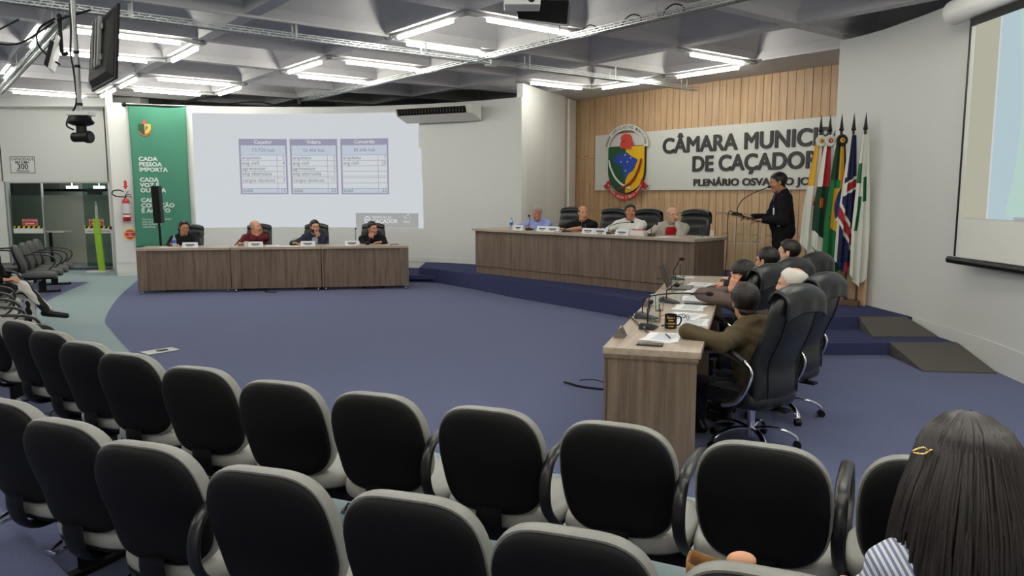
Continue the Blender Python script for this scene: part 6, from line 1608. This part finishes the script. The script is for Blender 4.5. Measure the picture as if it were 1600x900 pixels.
sheets(onr(1.28,0.36), AR+1.3, 'papers under the eyeglasses on the nearest desk', 3, 0.24, 0.32, group='white papers on the desk row'); sheets(onr(1.05,0.43), AR+1.5, 'printed paper in front of the man in olive jacket', 2, group='white papers on the desk row')
eg = empty('eyeglasses', onr(1.12,0.38,RDT+0.008), AR+0.5); tag(eg, 'folded eyeglasses lying on papers behind the mug', 'eyeglasses')
b = MB()
for s_ in (-1,1):
    b.tube([(s_*0.034+0.024*math.cos(a), 0.0, 0.020+0.017*math.sin(a)) for a in [2*PI*i/14 for i in range(14)]], 0.002, 6, closed=True); b.tube([(s_*0.058,0,0.025),(s_*0.06,0.07,0.022),(s_*0.05,0.13,0.006)], 0.0018, 6)
b.tube([(-0.01,0,0.024),(0.01,0,0.024)], 0.002, 6); b.build('frame', F_dark, eg, smooth=60)
b = MB(); b.box((0,0,0.004),(0.02,0.09,0.008)); o = b.build('marker_pen', mat('orange_marker',(226,110,50),0.4), loc=onr(1.22,0.22,RDT+0.006), rot=AR+0.9, bevel=0.002); tag(o, 'orange marker lying on papers beside the mug', 'marker')
b = MB(); b.box((0,0,0.004),(0.012,0.10,0.008)); o = b.build('pen', M_black, loc=onr(0.86,0.26), rot=AR+1.3, bevel=0.002); tag(o, 'black pen lying behind the mug', 'pen')
tumbler(onr(1.50,0.15), 'glass of water before the middle desk, nearest of the tall glasses', h=0.12, full=0.55)
cup(onr(1.80,0.08), 'white paper cup on the edge of the middle desk'); plate(onr(1.74,0.03), AR, 'small smoky name plate on the edge of the middle desk', 0.12, 0.06, base=mat('smoke_plate',(112,104,100),0.25))
desk_mic(onr(1.98,0.18), AR+PI-0.5, 'dark microphone base in the middle of the desk row', 0.05, 0.14)
cup(onr(2.02,0.25), 'white paper cup beside the middle microphone base')
sheets(onr(1.72,0.36), AR+1.5, 'white papers at the elbow of the man in taupe', 3, group='white papers on the desk row')
b = MB(); b.box((0,0,0.006),(0.13,0.24,0.012)); o = b.build('tablet', mat('tablet_dark',(60,62,66),0.3), loc=onr(2.0,0.42), rot=AR+0.05, bevel=0.004); tag(o, 'dark tablet lying beside the taupe elbow', 'tablet')
sheets(onr(2.28,0.34), AR+1.45, 'white papers in the middle of the desk row beyond the tablet', 2, group='white papers on the desk row')
tumbler(onr(2.72,0.15), 'glass of water in front of the laptop', h=0.12)
sheets(onr(2.80,0.36), AR+1.5, 'white papers before the laptop', 3, group='white papers on the desk row'); sheets(onr(3.34,0.34), AR+1.4, 'white papers beside the laptop at the far desk', 3, group='white papers on the desk row')
b = MB(); b.box((0,0,0.007),(0.10,0.2,0.014)); o = b.build('notebook', mat('notebook_dark',(36,36,40),0.5), loc=onr(2.62,0.38), rot=AR+1.3, bevel=0.003); tag(o, 'dark notebook beside the papers before the laptop', 'notebook')
lp = empty('laptop', onr(3.0,0.16), AR); tag(lp, 'open laptop seen from behind on the far desk', 'laptop')
b = MB(); b.box((0.0,-0.02,0.008),(0.32,0.22,0.016)); b.build('keyboard_base', mat('laptop_grey',(92,90,90),0.4), lp, bevel=0.003)
b = MB(); b.hexa([(-0.16,0.085,0.016),(0.16,0.085,0.016),(0.16,0.095,0.016),(-0.16,0.095,0.016),(-0.16,0.165,0.225),(0.16,0.165,0.225),(0.16,0.172,0.222),(-0.16,0.172,0.222)]); b.build('screen_lid', mat('laptop_dark',(66,62,62),0.4), lp, bevel=0.002)
tumbler(onr(3.34,0.14), 'round glass beside the open laptop', h=0.11, r=0.042)
desk_mic(onr(3.72,0.08), AR+PI, 'small upright microphone at the far end of the desk row', 0.03, 0.20)
sheets(onr(3.98,0.14), AR, 'white napkin under the farthest glass of the desk row', 1, 0.14, 0.2, group='white papers on the desk row', printed=False); tumbler(onr(3.98,0.12)+Vector((0,0,0.004)), 'tall glass at the farthest end of the desk row', h=0.14, full=0.0)
plate(onr(3.40,0.03), AR, 'small smoky name plate by the laptop', 0.12, 0.06, base=mat('smoke_plate',(112,104,100),0.25))
wire([onr(1.1,-0.02,RDT+0.015), onr(1.05,0.0,RDT+0.012), onr(0.9,0.06,RDT+0.01), onr(0.76,0.10,RDT+0.01)], 0.005, 'thin microphone cable over the edge of the nearest desk', group='thin cables on the desk')
# on the floor
fs_ = empty('floor_socket', (-3.70,7.90,0.004), 0.85); tag(fs_, 'flat metal socket plate let into the blue carpet', 'floor socket')
b = MB(); b.box((0,0,0.004),(0.34,0.20,0.008)); b.build('plate', M_alu, fs_, bevel=0.002); b = MB(); b.box((0.02,0,0.012),(0.10,0.06,0.01)); b.build('lid', mat('socket_dark',(70,70,68),0.5), fs_, bevel=0.002)
wire([(0.46,6.56,0.012),(0.50,6.48,0.02),(0.58,6.41,0.012),(0.70,6.34,0.012),(0.90,6.25,0.012)], 0.010, 'black cable end lying on the blue carpet beside the desk row', group='black cables on the floor')
wire([(0.60,6.62,0.012),(0.72,6.66,0.010),(0.84,6.5,0.010),(0.95,6.3,0.010)], 0.004, 'thin dark cable loop lying on the carpet beside the desk row', group='black cables on the floor')
# paper bag on a seat of the near row
pb = empty('paper_bag', (0.525,1.95,0.395), D(-20)); tag(pb, 'crumpled brown paper bag on the seat at the bottom edge', 'paper bag')
M_kraft = mat('kraft_paper', (150,110,66), 0.75, noise=0.12, nscale=25)
def bagp(u, v):
    a = 2*PI*u; w_, d_ = 0.052, 0.045; cu, sv = sup(a, 6)
    k = 1+0.025*math.sin(5*a+3*v); return Vector((cu*w_*k, sv*d_*k, 0.290*v - (0.012*(cu+1) if v > 0.9 else 0)))
b = MB(); b.grid(bagp, 48, 14, closed_u=True); b.add([bagp(i/48,0) for i in range(48)], [tuple(range(48))]); o = b.build('bag_body', M_kraft, pb, smooth=50); q = o.modifiers.new('solid','SOLIDIFY'); q.thickness = 0.002
b = MB(); b.ell((-0.035,-0.044,0.19),(0.016,0.004,0.025)); b.build('red_mark', M_redp, pb, smooth=60)
b = MB(); b.ell((0,0,0.0),(0.040,0.028,0.022), 20, 12); o = b.build('bread_roll', mat('bread_crust',(214,158,124),0.6), loc=(0.62,1.96,0.675), smooth=60); tag(o, 'pinkish bread roll on top of the paper packet beside the bag', 'bread')
b = MB(); b.box((0,0,0.13),(0.07,0.06,0.265)); o = b.build('paper_packet', M_kraft, loc=(0.63,1.965,0.393), rot=-0.3, bevel=0.006); tag(o, 'small kraft packet under the bread roll, beside the paper bag', 'packet')
# ------------------------------------------------------------------ two people of the audience
def stripes(n, c0, c1, scale, rot=0.0, axis='X', dist=0.0):
    m = bpy.data.materials.new(n); m.use_nodes = True; nt = m.node_tree; b = nt.nodes['Principled BSDF']; b.inputs['Roughness'].default_value = 0.8
    tc = nt.nodes.new('ShaderNodeTexCoord'); mp = nt.nodes.new('ShaderNodeMapping'); mp.inputs['Rotation'].default_value = (0, rot, 0)
    w = nt.nodes.new('ShaderNodeTexWave'); w.inputs['Scale'].default_value = scale; w.bands_direction = axis; w.inputs['Distortion'].default_value = dist
    r = nt.nodes.new('ShaderNodeValToRGB'); r.color_ramp.interpolation = 'CONSTANT'; r.color_ramp.elements[0].color = rgb(c0); r.color_ramp.elements[1].color = rgb(c1); r.color_ramp.elements[1].position = 0.5
    nt.links.new(tc.outputs['Object'], mp.inputs[0]); nt.links.new(mp.outputs[0], w.inputs[0]); nt.links.new(w.outputs['Fac'], r.inputs[0]); nt.links.new(r.outputs[0], b.inputs['Base Color']); return m
C_bw = stripes('black_white_trousers', (20,20,22), (226,222,214), 3.2, 0.0, 'X', 1.5)
C_stripe = stripes('striped_blouse', (120,130,160), (224,226,232), 26.0, 0.5, 'X')
figure('person in black and white striped trousers with crossed legs', (-6.18,8.92), 84, hipz=0.528, head=(0,8,0), lean=2, skin_m=SK1, hair='full', hair_m=HD, hair_t=0.02,
       top='shirt', top_m=C_black, rh={'p':(-5.88,8.78,0.66),'dw':(.7,.5,0)}, lh={'p':(-5.90,8.98,0.66),'dw':(.7,-.5,0)}, legs_m=C_bw,
       legs={1:((0.0,0.42,0.57),(-0.04,0.64,0.27),(-0.04,0.83,0.20)), -1:((-0.09,0.42,0.50),(-0.07,0.44,0.10),(-0.07,0.60,0.04))})
res = figure('long-haired woman in striped blouse sitting in front of the viewer', (0.955,1.50), 12, hgt=0.97, hipz=0.473, bulk=0.78, head=(4,6,0), lean=4, skin_m=SK1, hair=None, hair_m=HD,
       top='shirt', top_m=C_stripe, h=0.006, rh={'p':(1.15,1.85,0.62),'dw':(-.4,.9,0)}, lh={'p':(0.87,1.88,0.62),'dw':(.6,.8,0)}, legs_m=C_jean)
body, Mw, hc, HR, hs, arms = res
M_hair = mat('long_dark_hair', (36,29,27), 0.36, noise=0.35, nscale=60, stretch=(1,1,0.05), spec=0.5)
b = MB()
def hairpt(phi, t, r):
    """phi 0 = back, +-150 deg = beside the face; t 0 crown .. 1 tips"""
    P = lambda x, y, z: hc + HR @ (A3(x, y, z)*hs)
    sx, cy = math.sin(phi), -math.cos(phi)
    if t < 0.32:
        a = t/0.32*PI/2*0.98
        loc = A3(sx*0.094*math.sin(a)*r, -0.012 + cy*0.108*math.sin(a)*r + 0.025*(1-math.sin(a)), 0.034+0.098*math.cos(a)*r)
        return P(*loc)
    k = (t-0.32)/0.68; side = abs(sx)
    x = sx*(0.094+0.052*(1-math.exp(-k/0.2)))*r; y = -0.012+cy*(0.108-0.01*k)*r*(1+0.05*k); z = 0.034-0.52*k
    q = P(x*0.0+x, y, 0.034); return A3(q[0], q[1]-0.085*(1-math.exp(-k/0.25))*max(0.15,-cy*-1.0 if False else abs(cy)), q[2]+(z-0.034))
for i in range(1500):
    phi = random.uniform(-2.25, 2.25); r = random.uniform(0.93, 1.05); n = 13; tip = random.uniform(0.8, 1.0); ph = random.uniform(0,6.28); amp = random.uniform(0.002,0.007); drift = random.uniform(-0.10,0.10)
    if -1.22 < phi < -0.98 and i % 4: tip = random.uniform(0.46,0.56)
    P_ = []
    for j in range(n):
        t = 0.02+(tip-0.02)*j/(n-1); p = hairpt(phi+drift*t+0.02*math.sin(ph+t*9), t, r); P_.append((p[0]+amp*math.sin(t*14+ph)*t, p[1]+amp*math.cos(t*12+ph)*t, p[2]))
    b.tube(P_, [0.0034+0.0018*math.sin(PI*min(1,0.15+j/(n-1)*0.9)) for j in range(n)], 5)
b.grid(lambda u, v: Vector(hairpt((u-0.5)*4.6, v*(0.97 if (u-0.5)*4.6 > -0.92 else 0.5), 0.955)), 40, 30)
b.build('hair', M_hair, body, smooth=80)
b = MB(); p = hairpt(-1.05, 0.27, 1.07); b.M = Matrix.Translation(Vector(p))
b.tube(catmull([(-0.035,0,-0.004),(-0.015,-0.004,0.008),(0,-0.004,-0.004),(0.015,-0.004,0.008),(0.03,0,0.002),(0.015,-0.004,-0.008),(0,-0.004,0.004),(-0.015,-0.004,-0.006)],5,True), 0.0025, 7, closed=True)
b.build('hair_clip', mat('gold_clip',(226,200,130),0.25,metal=0.9), body, smooth=60)
